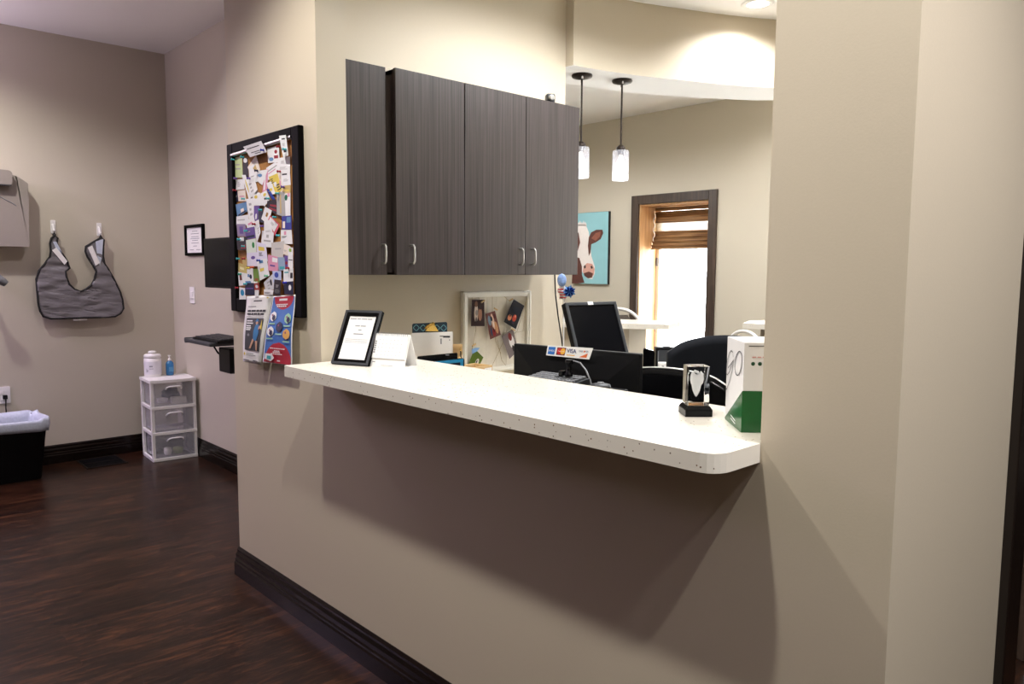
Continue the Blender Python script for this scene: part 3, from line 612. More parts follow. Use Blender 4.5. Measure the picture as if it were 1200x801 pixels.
# two long posters hanging from the board's lower rail, slightly curled
def poster(label, corners, art, mats):
    """corners tl,tr,br,bl in pixels on plane Y; art(B, add) draws; curl bends the sheet"""
    Q = [at(u, v, 'Y', -.034) for u, v in corners]; org = Vector((Q[3].x, -.034, Q[3].z))
    tl, tr, br, bl_ = [q-org for q in Q]
    def B(a, b, d=0):
        p = (bl_*(1-a)+br*a)*(1-b)+(tl*(1-a)+tr*a)*b
        return (p.x+.006*math.sin(b*5.2+.4), -.010*math.sin(b*math.pi*1.6)*(.5+.5*b)-d-.012*(1-b)**2+.010*(1-b), p.z)
    o = thing('poster', label, 'poster', org)
    mb = MB().grid(lambda a, b: B(a, b), 4, 24, 0); mb.build('sheet', mats[0], o, solid=.0006)
    ab = MB()
    def region(poly, m):
        # clip-free: triangulate region into thin strips following the curl
        x = [p[0] for p in poly]; z = [p[1] for p in poly]; z0, z1 = min(z), max(z); N = max(2, int((z1-z0)*40))
        def span(h):
            xs = []
            for i in range(len(poly)):
                (xa, za), (xb, zb) = poly[i], poly[(i+1) % len(poly)]
                if (za-h)*(zb-h) <= 0 and za != zb: xs.append(xa+(xb-xa)*(h-za)/(zb-za))
            return (min(xs), max(xs)) if xs else ((x[0], x[0]))
        rows = []
        for i in range(N+1):
            h = z0+(z1-z0)*(i/N*.998+.001); a, b = span(h); rows.append((a, b, h))
        d = .0008+.0003*m*.5+ab_d[0]; ab_d[0] += .00012
        vs = [B(t, h, d) for a, b, h in rows for t in (a, b)]
        ab.add(vs, [(2*i, 2*i+1, 2*i+3, 2*i+2) for i in range(N)], m)
    ab_d = [0]
    art(region)
    ab.build('printed_art', mats[1:], o, recalc=False)
    return o, B
def oval(cx, cy, rx, ry, n=20, a0=0, a1=360): return [(cx+rx*math.cos(R_(a0+(a1-a0)*i/n)), cy+ry*math.sin(R_(a0+(a1-a0)*i/n))) for i in range(n)]
def rect(a, b, c, d): return [(a, b), (c, b), (c, d), (a, d)]
def art1(rg):
    rg(rect(.30, .915, .62, .93), 0)
    rg(rect(.10, .835, .42, .845), 3)
    for i, z in enumerate((.79, .745)):
        x = .10
        for w in ((.16, .20, .14, .12, .14) if i == 0 else (.18, .10, .16, .12, .16)):
            if x+w < .88: rg(rect(x, z-.028, x+w-.02, z), 2)
            x += w
    rg(rect(.10, .69, .84, .697), 3)
    rg(rect(.12, .19, .84, .67), 1)
    for z, w in ((.62, .24), (.585, .28), (.545, .2), (.515, .22), (.49, .2)): rg(rect(.15, z, .15+w, z+.018), 4)
    rg(oval(.28, .42, .06, .025), 3)
    rg([(.52, .35), (.66, .33), (.74, .45), (.70, .58), (.58, .60), (.50, .48)], 5)
    rg(oval(.60, .63, .07, .035), 5); rg(oval(.61, .60, .055, .03), 6)
    rg([(.70, .50), (.84, .54), (.82, .58), (.70, .55)], 6)
    rg([(.46, .33), (.68, .32), (.72, .38), (.50, .40)], 1)
    rg([(.36, .22), (.44, .22), (.58, .35), (.50, .37)], 6); rg([(.64, .34), (.74, .34), (.76, .20), (.70, .20)], 6)
    rg([(.78, .52), (.86, .50), (.80, .66)], 7)
    rg(oval(.14, .13, .05, .03), 7); rg(rect(.22, .14, .60, .15), 3); rg(rect(.22, .115, .72, .125), 3); rg(rect(.08, .035, .40, .045), 2); rg(rect(.60, .035, .85, .05), 2)
    rg(oval(.86, .96, .05, .012), 7)
poster('white poster with a picture of a runner in blue, hanging below the board', [(287, 347), (318, 345), (306, 427), (285, 423)], art1,
       ['paper', mat('black_print', (24, 24, 28), .5, noise=.05), mat('charcoal_print', (52, 54, 62), .5, noise=.1), 'ink', 'inkgrey', CM[WH], mat('runner_blue', (44, 120, 176), .5, noise=.1), mat('skin_print', (206, 160, 132), .5, noise=.1), CM[YL]])
def art2(rg):
    rg(rect(.03, .015, .97, .985), 0)
    rg([(.10, .985)]+[(.52+.42*math.cos(R_(a)), .985+.19*math.sin(R_(a))) for a in range(180, 361, 12)], 1)
    rg([(.04, .015)]+[(.52+.47*math.cos(R_(a)), .015+.31*math.sin(R_(a))) for a in range(170, 5, -12)]+[(.96, .015)], 1)
    rg(rect(.32, .925, .68, .955), 2)
    for z, a, b in ((.87, .22, .78), (.845, .26, .72)): 
        x = a
        while x < b-.06: rg(rect(x, z-.008, x+.07, z+.008), 2); x += .085
    for cx, cy, c in ((.20, .70, 2), (.80, .67, 3), (.52, .55, 4), (.20, .48, 2), (.82, .45, 5)):
        rg(oval(cx, cy, .13, .075), c); rg(oval(cx+.03, cy-.02, .07, .045), 4 if c != 4 else 2); rg(rect(cx-.12, cy-.115, cx+.12, cy-.098), 3)
        rg(oval(cx-.03, cy+.02, .035, .02), 6)
    for z, a, b in ((.235, .26, .80), (.20, .42, .60), (.18, .38, .66), (.155, .32, .76)):
        x = a
        while x < b-.04: rg(rect(x, z-.007, x+.055, z+.007), 2); x += .068
    rg([(.10, .05), (.34, .04), (.46, .09), (.36, .15), (.12, .15)], 2); rg(rect(.2, .07, .34, .12), 7)
    rg(rect(.56, .05, .66, .066), 2)
poster('blue and red poster with five round pictures, hanging below the board', [(318, 347), (344, 345), (342.5, 429), (308, 424)], art2,
       ['paper', mat('poster_blue', (58, 112, 190), .45, noise=.04), mat('poster_red', (186, 28, 54), .45, noise=.04), CM[WH], mat('pale_green_print', (160, 206, 170), .5, noise=.04), mat('navy_print', (36, 38, 74), .5, noise=.05), mat('orange_print', (226, 168, 84), .5, noise=.05), mat('plum_print', (150, 70, 110), .5, noise=.05), CM[TL]])

# ================================================================== ON THE COUNTER
def lean(o, tilt): return Matrix.Rotation(tilt, 4, 'X')
# framed notice, leaning back on its strut
P0 = at(388, 426.5, 'Z', 1.07); P1 = at(431, 429.5, 'Z', 1.07); rz = math.atan2(P1.y-P0.y, P1.x-P0.x); fw_ = (P1-P0).length
t = thing('picture_frame', 'black picture frame with a printed notice standing at the left end of the counter', 'picture frame', P0, rz)
T = Matrix.Translation((0, .0, .0025)) @ Matrix.Rotation(R_(-27), 4, 'X'); fh = .214; w = .021
T0 = T
def fr_(mb, W_, H_, w, d0, d1, X, m=0):
    for b in ((0, w, d0, d1, 0, H_), (W_-w, W_, d0, d1, 0, H_), (w, W_-w, d0, d1, 0, w), (w, W_-w, d0, d1, H_-w, H_)): mb.box(*b, m=m, X=X)
    return mb
fr_(MB(), fw_, fh, w, -.002, .014, T).build('frame', 'frameblack', t, bevel=.002)
fr_(MB(), fw_, fh, w*.45, -.004, -.001, T).build('frame_lip', 'dgrey', t, bevel=.001)
MB().box(w*.9, fw_-w*.9, .004, .008, w*.9, fh-w*.9, X=T).build('notice_sheet', 'paper', t)
pr = MB(); cx = fw_/2
text_ = lambda x0, x1, z, h=.0022: pr.box(x0, x1, .0034, .004, z, z+h, X=T)
for x0, x1, z in ((.026, .054, .180), (.058, .072, .180), (.076, .100, .180), (.103, .122, .180), (cx-.024, cx-.004, .152), (cx, cx+.022, .152), (cx-.006, cx+.008, .136), (cx-.022, cx+.020, .120)): text_(x0, x1, z, .0035)
for z in (.100, .094, .088): text_(.030, fw_-.034, z, .001)
pr.build('notice_print', 'inkgrey', t)
MB().prism([(.078, .132), (.121, .001), (.125, .001), (.083, .132)], 'X', cx-.02, cx+.02).build('strut', 'frameblack', t)

# tent calendar
P0 = at(433, 428.5, 'Z', 1.07); P1 = at(474, 431.5, 'Z', 1.07); rz = math.atan2(P1.y-P0.y, P1.x-P0.x); cw = (P1-P0).length
P0 = P0+Vector((.004, -.004, 0)); t = thing('desk_calendar', 'white spiral bound tent calendar beside the black picture frame', 'calendar', P0, rz)
ch = .115; cdp = .085
X = Matrix()
MB().prism([(0, 0), (.0015, 0), (cdp/2, ch-.004), (cdp/2, ch), (cdp/2-.001, ch)], 'X', 0, cw).prism([(cdp, 0), (cdp-.0015, 0), (cdp/2, ch-.004), (cdp/2, ch), (cdp/2+.001, ch)], 'X', 0, cw).box(0, cw, 0, cdp, 0, .001).build('stand_card', 'paper', t)
sl = math.atan2(cdp/2, ch); TC = Matrix.Rotation(-sl, 4, 'X'); hh = math.hypot(cdp/2, ch)
MB().box(.004, cw-.004, -.004, -.001, .030, hh-.002, X=TC).build('page_block', 'paper', t)
pc = MB()
for i in range(6): pc.box(.008, .016, -.0046, -.004, .05+i*.008, .055+i*.008, X=TC)
for r in range(5):
    for q in range(7): pc.box(.026+q*(cw-.04)/7, .028+q*(cw-.04)/7, -.0044, -.004, .042+r*.014, .044+r*.014, X=TC)
pc.box(.010, .022, -.0006, 0, .016, .019, X=TC).box(.05, .10, -.0006, 0, .006, .007, X=TC)
pc.box(.004, cw-.004, -.0045, -.004, .0300, .0306, X=TC)
pc.build('calendar_print', 'inkgrey', t)
sp = MB()
for i in range(16): 
    x = .010+i*(cw-.02)/15
    sp.tube([(x, cdp/2-.006, ch-.008), (x, cdp/2-.007, ch+.001), (x, cdp/2, ch+.005), (x, cdp/2+.006, ch+.001), (x, cdp/2+.005, ch-.008)], .0008, 5)
sp.build('spiral_binding', 'mgrey', t)

# crystal award with a white tooth inside
c0 = at(820, 489, 'Z', 1.07)
P0 = at(803, 488.5, 'Z', 1.07); P1 = at(835, 488.5, 'Z', 1.07); rz = math.atan2(P1.y-P0.y, P1.x-P0.x); bw = (P1-P0).length
t = thing('crystal_award', 'crystal block with a white tooth inside, on a black base at the counter end', 'trophy', P0, rz)
def frustum(mb, x0, x1, y0, y1, z0, z1, ins, m=0):
    v = [(x0, y0, z0), (x1, y0, z0), (x1, y1, z0), (x0, y1, z0), (x0+ins, y0+ins, z1), (x1-ins, y0+ins, z1), (x1-ins, y1-ins, z1), (x0+ins, y1-ins, z1)]
    return mb.add(v, [(3, 2, 1, 0), (4, 5, 6, 7), (0, 1, 5, 4), (1, 2, 6, 5), (2, 3, 7, 6), (3, 0, 4, 7)], m)
b = MB(); b.box(0, bw, 0, bw, 0, .017); frustum(b, 0, bw, 0, bw, .017, .026, .006); b.build('base', 'blackgloss', t, bevel=.001)
MB().box(.003, bw-.003, -.0008, .0, .003, .0155).build('base_plate', 'screen', t)
i = .007; CH = .094
MB().box(i, bw-i, i, bw-i, .0265, .0265+CH).build('crystal_block', 'crystal', t, bevel=.0015)
tb = MB(); cx = bw/2
def tooth(u, v):
    z = .045+.058*v; a = 2*math.pi*u
    w = .0065+.0085*min(1, v*1.4)**1.2 + (.003*math.cos(a)**2*(1 if math.cos(a) > 0 else .3) if v > .55 else 0); w *= math.sqrt(max(0, 1-((v-.55)/.5)**4)) if v > .55 else math.sqrt(min(1, v*4+.05))
    return (cx+w*math.cos(a), cx+w*.6*math.sin(a), z + .005*math.cos(2*a)*max(0, v-.7)*3)
tb.grid(tooth, 24, 18).tube([(cx-.006, cx, .108), (cx+.004, cx, .104)], .0028, 8)
tb.build('etched_tooth', 'tooth', t)
# white and green carton
A0 = at(868.5, 506.5, 'Z', 1.07); A1 = at(849.5, 490.5, 'Z', 1.07)
d1 = (A1-A0); rz = math.atan2(-d1.x, d1.y)
t = thing('product_box', 'white and green carton with a thin GO logo standing against the right pier', 'box', A0, rz)
bd1 = d1.length; bw1 = .115; H = .196
Mx = mx(t)
MB().box(0, bw1, 0, bd1, 0, H).build('carton', mat('white_gloss_card', (236, 236, 236), .25, noise=.02), t, bevel=.0015)
gb = MB(); gz = .052; e = .0006
gb.add([(-e, bd1, .004), (-e, -e, .0), (-e, -e, gz*1.75)], [(0, 1, 2)]); gb.add([(-e, -e, 0), (bw1+e, -e, 0), (bw1+e, -e, gz*1.75), (-e, -e, gz*1.75)], [(0, 1, 2, 3)])
gb.add([(-e, bd1*.98, .0), (-e, -e, .0), (-e, bd1, .004)], [(0, 1, 2)])
gb.build('green_panel', 'green', t, recalc=False)
lg = MB(); ee = -.0012
def L2(y, z): return (ee, y, z)
k_ = bd1
def arc2(cy, cz, ry, rz_, a0, a1, n=18): return [L2(cy-ry*math.cos(R_(a0+(a1-a0)*i/n)), cz+rz_*math.sin(R_(a0+(a1-a0)*i/n))) for i in range(n+1)]
def lp(u, v): q = hit(Mx, u, v, 'X', 0); return (ee, q.y, q.z)
def arcp(cx, cy, rx, ry, a0, a1, sk=-.12, n=20):
    return [lp(cx+rx*math.cos(R_(a0+(a1-a0)*i/n))+sk*ry*math.sin(R_(a0+(a1-a0)*i/n))*-1*-1, cy-ry*math.sin(R_(a0+(a1-a0)*i/n))) for i in range(n+1)]
# G: open loop, crossbar and a long tail; O: thin ellipse
for wv, dx in ((.0024, 0), (.0012, 1.0)):
    lg.ribbon([lp(859.8, 418), lp(859.3, 412.5), lp(857.5, 410.5), lp(855.3, 413.5), lp(853+dx, 421), lp(851.7+dx, 430), lp(851.6+dx, 437), lp(853, 439), lp(855.5, 435), lp(858.2, 426)], wv, (-1, 0, 0))
    lg.ribbon([lp(853.6, 431), lp(860.4, 421.5)], wv, (-1, 0, 0))
    lg.ribbon([lp(859.8+dx*.5, 423), lp(858.2, 435), lp(855.6, 446), lp(852.4, 455), lp(850.8, 457), lp(850.8, 452)], wv, (-1, 0, 0))
    lg.ribbon([lp(866-4.0*math.cos(R_(a_))-dx*.4+1.2*math.sin(R_(a_)), 425.5-14*math.sin(R_(a_))) for a_ in range(0, 361, 15)], wv, (-1, 0, 0))
lg.build('logo', 'ink', t, recalc=False)
fp = MB()
for i in range(5): 
    cx_ = .020+i*.0145; fp.add([(cx_+.0042*math.cos(2*math.pi*j/16), -.0008, .150+.0042*math.sin(2*math.pi*j/16)) for j in range(16)], [list(range(16))])
fp.build('printed_dots', 'greeni', t, recalc=False)
fp = MB()
for i in range(7): fp.box(.018+i*.011, .026+i*.011, -.0009, -.0004, .163, .1655)
fp.build('small_print', mat('faded_pink_print', (216, 160, 156), .6, noise=.05), t)
fp = MB()
for i in range(2): fp.add([(-.0010, k_*(.62-.16*i*0), .012+.007*i), (-.0010, k_*.34, .007+.007*i), (-.0010, k_*.34, .010+.007*i), (-.0010, k_*.62, .015+.007*i)], [(0, 1, 2, 3)])
fp.build('white_print', 'white', t, recalc=False)
MB().box(.010, bw1, -.0008, 0, H-.0085, H-.007).build('lid_seam', 'ink', t)

# ================================================================== OFFICE DESK AND WHAT STANDS ON IT
dk = thing('corner_desk', 'beige laminate corner desk behind the counter and under the wall cabinets', 'desk', (-.38, WT, 0))
MB().prism(rounded([(0.002, .002), (2.1, .002), (2.1, .60), (.86, .62), (.66, .80), (.64, 1.58), (0.002, 1.58)], [0, 0, .02, .15, .15, .02, 0]), 'Z', .725, .76).build('desk_top', 'deskm', dk, bevel=.003)
for bx in ((.02, .05, .03, .55), (2.04, 2.07, .03, .55)): MB().box(bx[0], bx[1], bx[2], bx[3], 0, .725).build('desk_panel', 'deskm', dk)
MB().box(.03, .60, 1.53, 1.56, 0, .725).build('desk_panel', 'deskm', dk)

def monitor(label, loc, rz, w, h, zc, tilt, mats=('black', 'screen'), back_bulge=.035, stand=True, screen_side=1, rim='black'):
    """local +Y = screen side"""
    t = thing('computer_monitor', label, 'monitor', loc, rz)
    X = Matrix.Translation((0, 0, zc)) @ Matrix.Rotation(tilt, 4, 'X')
    b = MB().box(-w/2, w/2, -.008, .016, -h/2, h/2, X=X)
    v = [(-w/2+.012, -.008, -h/2+.012), (w/2-.012, -.008, -h/2+.012), (w/2-.012, -.008, h/2-.012), (-w/2+.012, -.008, h/2-.012), (-w*.3, -.008-back_bulge, -h*.3), (w*.3, -.008-back_bulge, -h*.3), (w*.3, -.008-back_bulge, h*.22), (-w*.3, -.008-back_bulge, h*.22)]
    b.add(v, [(0, 1, 5, 4), (1, 2, 6, 5), (2, 3, 7, 6), (3, 0, 4, 7), (4, 5, 6, 7)], X=X)
    b.build('casing', rim, t, bevel=.003)
    MB().box(-w/2+.014, w/2-.014, .0158, .0172, -h/2+.016, h/2-.014, X=X).build('screen', mats[1], t)
    if stand:
        MB().box(-.03, .03, -.03, -.008, .012, zc).build('neck', 'black', t, bevel=.004)
        MB().lathe([(.09, 0), (.09, .008), (.08, .014), (.03, .018)], c=(0, .045, 0), n=36).build('base', 'black', t)
    return t, X
# monitor seen from behind; long dark back with a card sticker
p0 = at(603.5, 402, 'Y', .52); p1 = at(751, 414.5, 'Y', .60); ra = math.atan2(p1.y-p0.y, p1.x-p0.x); mw = (p1-p0).xy.length
mc = (p0+p1)/2
t, X = monitor('black monitor seen from behind with a payment card sticker, just behind the counter', (mc.x, mc.y, .76), ra, mw, .335, mc.z-.76-.1675, R_(0), back_bulge=.018)
Mt = mx(t)
def mp_(u, v, y=-.0285): return hit(Mt, u, v, 'Y', y)
st = [mp_(642, 404.5), mp_(695, 407.8), mp_(690.5, 421), mp_(640, 416)]
sk = MB().add([(p.x, -.0275, p.z) for p in st]+[(p.x, -.0288, p.z) for p in st], [(0, 1, 2, 3), (4, 5, 6, 7), (0, 1, 5, 4), (1, 2, 6, 5), (2, 3, 7, 6), (3, 0, 4, 7)])
s_ = sk.build('payment_sticker', 'paper', t)
def SB(a, b, d=-.0292): p = (st[3]*(1-a)+st[2]*a)*(1-b)+(st[0]*(1-a)+st[1]*a)*b; return (p.x, d, p.z)
sm = MB(); SM = [mat('card_blue', (34, 110, 196), .5, noise=.03), mat('card_red', (206, 44, 44), .5, noise=.03), mat('card_yellow', (240, 180, 60), .5, noise=.03), mat('card_navy', (30, 46, 110), .5, noise=.03), mat('card_orange', (226, 110, 50), .5, noise=.03), CM[WH], mat('card_maroon', (120, 20, 40), .5, noise=.03)]
def sp_(ps, m, d=-.0292): sm.add([SB(a, b, d) for a, b in ps], [list(range(len(ps)))], m)
sp_(rect(.03, .14, .19, .88), 0); sp_(rect(.23, .14, .43, .88), 6)
sp_(oval(.29, .52, .055, .30), 1, -.0294); sp_(oval(.37, .52, .055, .30), 2, -.0295)
sp_(rect(.47, .18, .66, .26), 2)
sp_([(.76, .12), (.93, .12), (.93, .52)], 4)
sp_(oval(.845, .66, .016, .09), 4)
fx = Vector(SB(1, .5))-Vector(SB(0, .5)); fu = Vector(SB(.5, 1))-Vector(SB(.5, 0)); Hs = fu.length
def stx(s, a, b, size, m, bold=0, d=-.0297):
    text_into(sm, s, size*Hs, frameX(SB(a, b, d), fx, fu), m, bold=bold)
stx('VISA', .565, .60, .50, 3, .0004); stx('AMEX', .11, .50, .25, 5); stx('MasterCard', .33, .52, .13, 5); stx('DISC', .775, .66, .22, 3); stx('VER', .895, .66, .22, 3)
sm.build('card_logos', SM, s_, recalc=False)
# cable from the monitor's back, drooping to the right
cb = [mp_(664, 426, -.03), mp_(672, 422.5, -.05), mp_(680, 425, -.07), mp_(687, 434, -.09), mp_(692, 446, -.10), mp_(695, 462, -.10), mp_(697, 490, -.09)]
MB().tube([tuple(p) for p in cb], .0028, 8).build('cable', 'mgrey', t)
MB().box(-.03, .03, -.06, -.026, .20, .27).build('mount_block', 'blackgloss', t, bevel=.006)
# black shelf with keyboard and stamp in front of that monitor
p = at(655, 438, 'Y', .398)
sh = thing('black_shelf', 'low black shelf between the counter and the back of the monitor', 'shelf', (p.x, p.y, .76), R_(6)); shz = p.z-.76-.030
MB().box(-.19, .24, -.050, .045, shz-.012, shz).build('shelf_board', 'black', sh, bevel=.003)
for xx in (-.185, .225): MB().box(xx, xx+.01, -.05, .05, 0, shz-.012).build('shelf_leg', 'black', sh)
kb = thing('keyboard', 'dark grey numeric keyboard lying behind the counter edge', 'keyboard', (p.x-.02, p.y-.002, .76+shz+.0005), R_(6))
MB().prism([(-.045, 0), (.040, 0), (.040, .020), (-.045, .010)], 'X', -.085, .115).build('key_bed', 'dgrey', kb, bevel=.002)
kk = MB()
for i in range(2, 14):
    for j in range(4):
        zz = .012+.010*((j+.5)/4); kk.box(-.108+i*.0155, -.108+i*.0155+.0125, -.042+j*.020, -.042+j*.020+.016, zz-.001, zz+.006)
kk.build('keys', 'mgrey', kb, bevel=.001)
sp = thing('card_reader_holder', 'small black knobbed bracket standing on the keyboard behind the counter', 'bracket', (p.x+.035, p.y+.01, .76+shz+.018), R_(6))
MB().box(-.045, .045, -.02, .02, 0, .006).build('foot_plate', 'black', sp, bevel=.002)
MB().lathe([(.013, .006), (.013, .018), (.008, .022), (.008, .045), (.014, .05), (.012, .062)], n=20).build('upright', 'blackgloss', sp)
MB().box(-.034, -.018, -.012, .010, .006, .024).build('clamp', 'blackgloss', sp, bevel=.002)
ms = thing('black_phone_tray', 'small rounded dark gadget at the right end of the black shelf', 'gadget', (p.x+.18, p.y, .76+shz+.0005), R_(6))
MB().lathe([(.03, 0), (.034, .006), (.03, .016), (.015, .020), (0, .021)], n=24).build('gadget_body', 'dgrey', ms)
MB().lathe([(.01, .0205), (.01, .023), (0, .0232)], n=16).build('button', 'mgrey', ms)

# second monitor, screen to us
a = at(662, 354, 'X', .02); b = at(724, 353, 'X', .10); c = at(731.5, 408, 'X', .14)
P_ = dep(659, 354.5, 3.35); Q_ = dep(724.5, 353.5, 3.38); B_ = dep(731.5, 420, 3.26)
w2 = (Q_-P_).xy.length; an = math.atan2(Q_.y-P_.y, Q_.x-P_.x)
mc = (P_+Q_)/2
h2 = .30
t2 = thing('computer_monitor', 'black monitor with its dark screen facing out, white tab on top', 'monitor', (mc.x, mc.y, .76), an+R_(27))
tl = R_(-22); X2 = Matrix.Translation((0, 0, mc.z-.76)) @ Matrix.Rotation(tl, 4, 'X')
W2 = w2/math.cos(R_(27))*1.03
MB().box(-W2/2, W2/2, 0, .026, -h2, 0, X=X2).build('casing', 'black', t2, bevel=.004)
fr_(MB(), W2, h2, .015, -.006, 0, X2 @ Matrix.Translation((-W2/2, 0, -h2))).build('bezel', 'dgrey', t2, bevel=.002)
MB().box(-W2/2+.014, W2/2-.014, -.002, .001, -h2+.014, -.014, X=X2).build('screen', 'screen', t2)
MB().box(-.022, .008, -.0075, .006, -.014, .0015, X=X2).build('paper_tab', 'paper', t2)
MB().tube([(0, .10, .012), (0, .11, .30)], .022, 10).build('neck', 'black', t2)
MB().lathe([(.11, 0), (.11, .008), (.095, .014)], c=(0, .09, 0), n=36).build('base', 'black', t2)
# printer-ish silver edge beside it
# dark power cord down the wall
pw = [(-.365, at(650, 326, 'X', -.365).y, ZB+.004)]+[tuple(at(u, v, 'X', -.36)) for u, v in ((651, 345), (654, 370), (658, 396), (660, 412), (661, 450))]
pc_ = MB().tube([tuple(mx(t2).inverted() @ Vector(p)) for p in pw], .004, 8).build('power_cord', 'black', t2)

# patriotic pinwheel
q = dep(661, 350, 3.78); pwl = thing('pinwheel_decoration', 'red white and blue pinwheel and ribbon on a stick behind the monitor', 'decoration', (q.x, q.y, .76))
dz = q.z-.76
MB().lathe([(.03, 0), (.035, .005), (.038, .09), (.034, .09), (.030, .01)], n=24).build('holder_cup', 'white', pwl)
MB().tube([(0, 0, .01), (0, 0, dz+.10)], .003, 8).build('stick', 'white', pwl)
fl = MB(); 
Xf = Matrix.Rotation(YAW*-1*0+R_(42), 4, 'Z')
fl.grid(lambda u, v: (-.028+.036*u+.006*math.sin(v*7), .006*math.sin(u*5+v*4), dz+.0+.062*v), 4, 14, 0, X=Xf, smooth=True)
for i in range(4): fl.grid(lambda u, v, i=i: (-.027+.034*u+.006*math.sin((v*.1+.22*i+.05)*7), -.0025+.006*math.sin(u*5+(v*.1+.22*i+.05)*4), dz+.062*(v*.1+.22*i+.05)), 4, 2, 1, X=Xf)
fl.build('striped_ribbon', [CM[WH], mat('flag_red', (196, 40, 44), .5, noise=.05)], pwl, recalc=False)
ov_ = MB().lathe([(0, -.032), (.014, -.026), (.021, -.012), (.023, 0), (.021, .014), (.013, .028), (0, .033)], n=20, X=Xf @ Matrix.Translation((-.012, -.004, dz+.092)) @ Matrix.Diagonal((1, .35, 1, 1)))
ov_.build('blue_paddle', mat('pale_blue_dotted', (140, 168, 220), .4, noise=.35, scale=110), pwl)
pp = MB()
for i in range(14):
    a_ = 2*math.pi*i/14; r = .034*(1 if i % 2 else .82); w_ = .008
    d = Vector((math.cos(a_), 0, math.sin(a_))); nrm = Vector((-math.sin(a_), 0, math.cos(a_)))
    pp.add([(0, -.004, 0), tuple(d*r*.6+nrm*w_+Vector((0, -.012, 0))), tuple(d*r), tuple(d*r*.6-nrm*w_+Vector((0, -.002, 0)))], [(0, 1, 2, 3)], i % 2, X=Xf @ Matrix.Translation((.026, -.006, dz+.037)))
pp.build('tinsel_pinwheel', [mat('foil_blue', (26, 60, 150), .2, .7, noise=.3), mat('foil_light_blue', (110, 160, 220), .2, .6, noise=.3)], pwl, solid=.001, recalc=False)

# ---------- white picture frame with strung photos, on the wall under the cabinets
fy0, fy1, fz0, fz1 = at(541, 342, 'X', -.37).y, at(621, 340, 'X', -.37).y, .889, at(541, 342, 'X', -.37).z
wfm = thing('photo_display_frame', 'white wooden frame with strings and clipped photos on the wall under the cabinets', 'picture frame', (-.38, fy0, fz0))
FW, FH = fy1-fy0, fz1-fz0
mb = MB(); ww = .028
mb.box(0, .022, 0, ww, 0, FH).box(0, .022, FW-ww, FW, 0, FH).box(0, .022, ww, FW-ww, 0, ww).box(0, .022, ww, FW-ww, FH-ww, FH)
mb.build('frame', 'whitewood', wfm, bevel=.003)
mb = MB(); mb.box(.022, .026, .006, ww*.5, .006, FH-.006).box(.022, .026, FW-ww*.5, FW-.006, .006, FH-.006).box(.022, .026, ww*.5, FW-ww*.5, .006, ww*.5).box(.022, .026, ww*.5, FW-ww*.5, FH-ww*.5, FH-.006)
mb.build('frame_moulding', 'whitewood', wfm, bevel=.001)
bp = MB(); nb = 6
for i in range(nb): bp.box(.001, .006, ww+(FW-2*ww)*i/nb+.0008, ww+(FW-2*ww)*(i+1)/nb-.0008, ww, FH-ww)
bp.build('backing_boards', mat('whitewashed_board', (222, 214, 200), .7, noise=.12, scale=30, bump=.2), wfm)
def wl(u, v, x=-.362): q = at(u, v, 'X', x); return (q.x+.38, q.y-fy0, q.z-fz0)
strs = [[(553, 348), (558, 385), (553, 410)], [(577, 346), (577, 365), (581, 400), (587, 414)], [(591, 347), (596, 352), (603, 350)], [(617, 350), (613, 388), (606, 389)], [(618, 348), (606, 388), (590, 400), (575, 432)], [(560, 346), (565, 360)], [(583, 398), (588, 422), (596, 432)]]
sb = MB()
for s in strs: sb.tube([wl(*p) for p in s], .0011, 5)
sb.build('twine_strings', 'twine', wfm)
PH = [
 ('photo print of two people standing in a dark room, top left in the white frame', [(553, 351), (567.5, 351), (568, 382), (552, 382)], (52, 30, 30), [(.2,.15,.5,.85,(206,186,172)), (.5,.2,.8,.7,(170,120,96)), (.22,.72,.46,.95,(120,84,66)), (.28,.4,.5,.62,(150,140,136)), (.55,.62,.75,.8,(60,40,36)), (.3,.1,.4,.35,(40,34,36))], (566, 353)),
 ('tilted photo print of a group in red and blue, centre of the white frame', [(569, 367.5), (580, 364), (587, 392), (574.5, 397.5)], (120, 72, 66), [(.1,.5,.4,.9,(120,140,160)), (.4,.3,.7,.95,(226,190,170)), (.6,.1,.9,.6,(206,150,110)), (.3,.05,.6,.35,(150,40,44)), (.35,.65,.55,.85,(40,40,50)), (.15,.1,.3,.45,(60,70,100)), (.5,.4,.62,.62,(240,226,216)), (.7,.7,.9,.9,(90,40,40)), (.42,.2,.5,.4,(30,24,30))], (581, 362)),
 ('tilted dark photo print with two faces, top right in the white frame', [(602, 350.5), (614.5, 358), (604.5, 385.5), (590.5, 377)], (22, 18, 26), [(.1,.15,.4,.4,(200,120,80)), (.45,.2,.75,.5,(190,70,50)), (.2,.5,.9,.8,(16,18,34)), (.18,.3,.3,.4,(90,50,40)), (.55,.38,.66,.48,(230,150,120)), (.5,.1,.7,.22,(60,40,60))], (599, 351)),
 ('tilted grey photo print of a dark and white figure, lower right in the white frame', [(588, 394), (601, 385), (607.5, 410), (597, 420.5)], (120, 108, 108), [(.4,.25,.85,.85,(232,226,226)), (.45,.6,.75,.95,(120,40,40)), (.5,.1,.7,.4,(40,30,34))], (601.5, 386)),
 ('green photo print hung cornerwise with a pale figure, lower left in the white frame', [(556, 408), (566.5, 418.5), (560, 432), (547, 432)], (84, 104, 34), [(.5,.2,.8,.7,(214,206,196)), (.55,.3,.65,.6,(60,60,66))], (555.5, 404)),
]
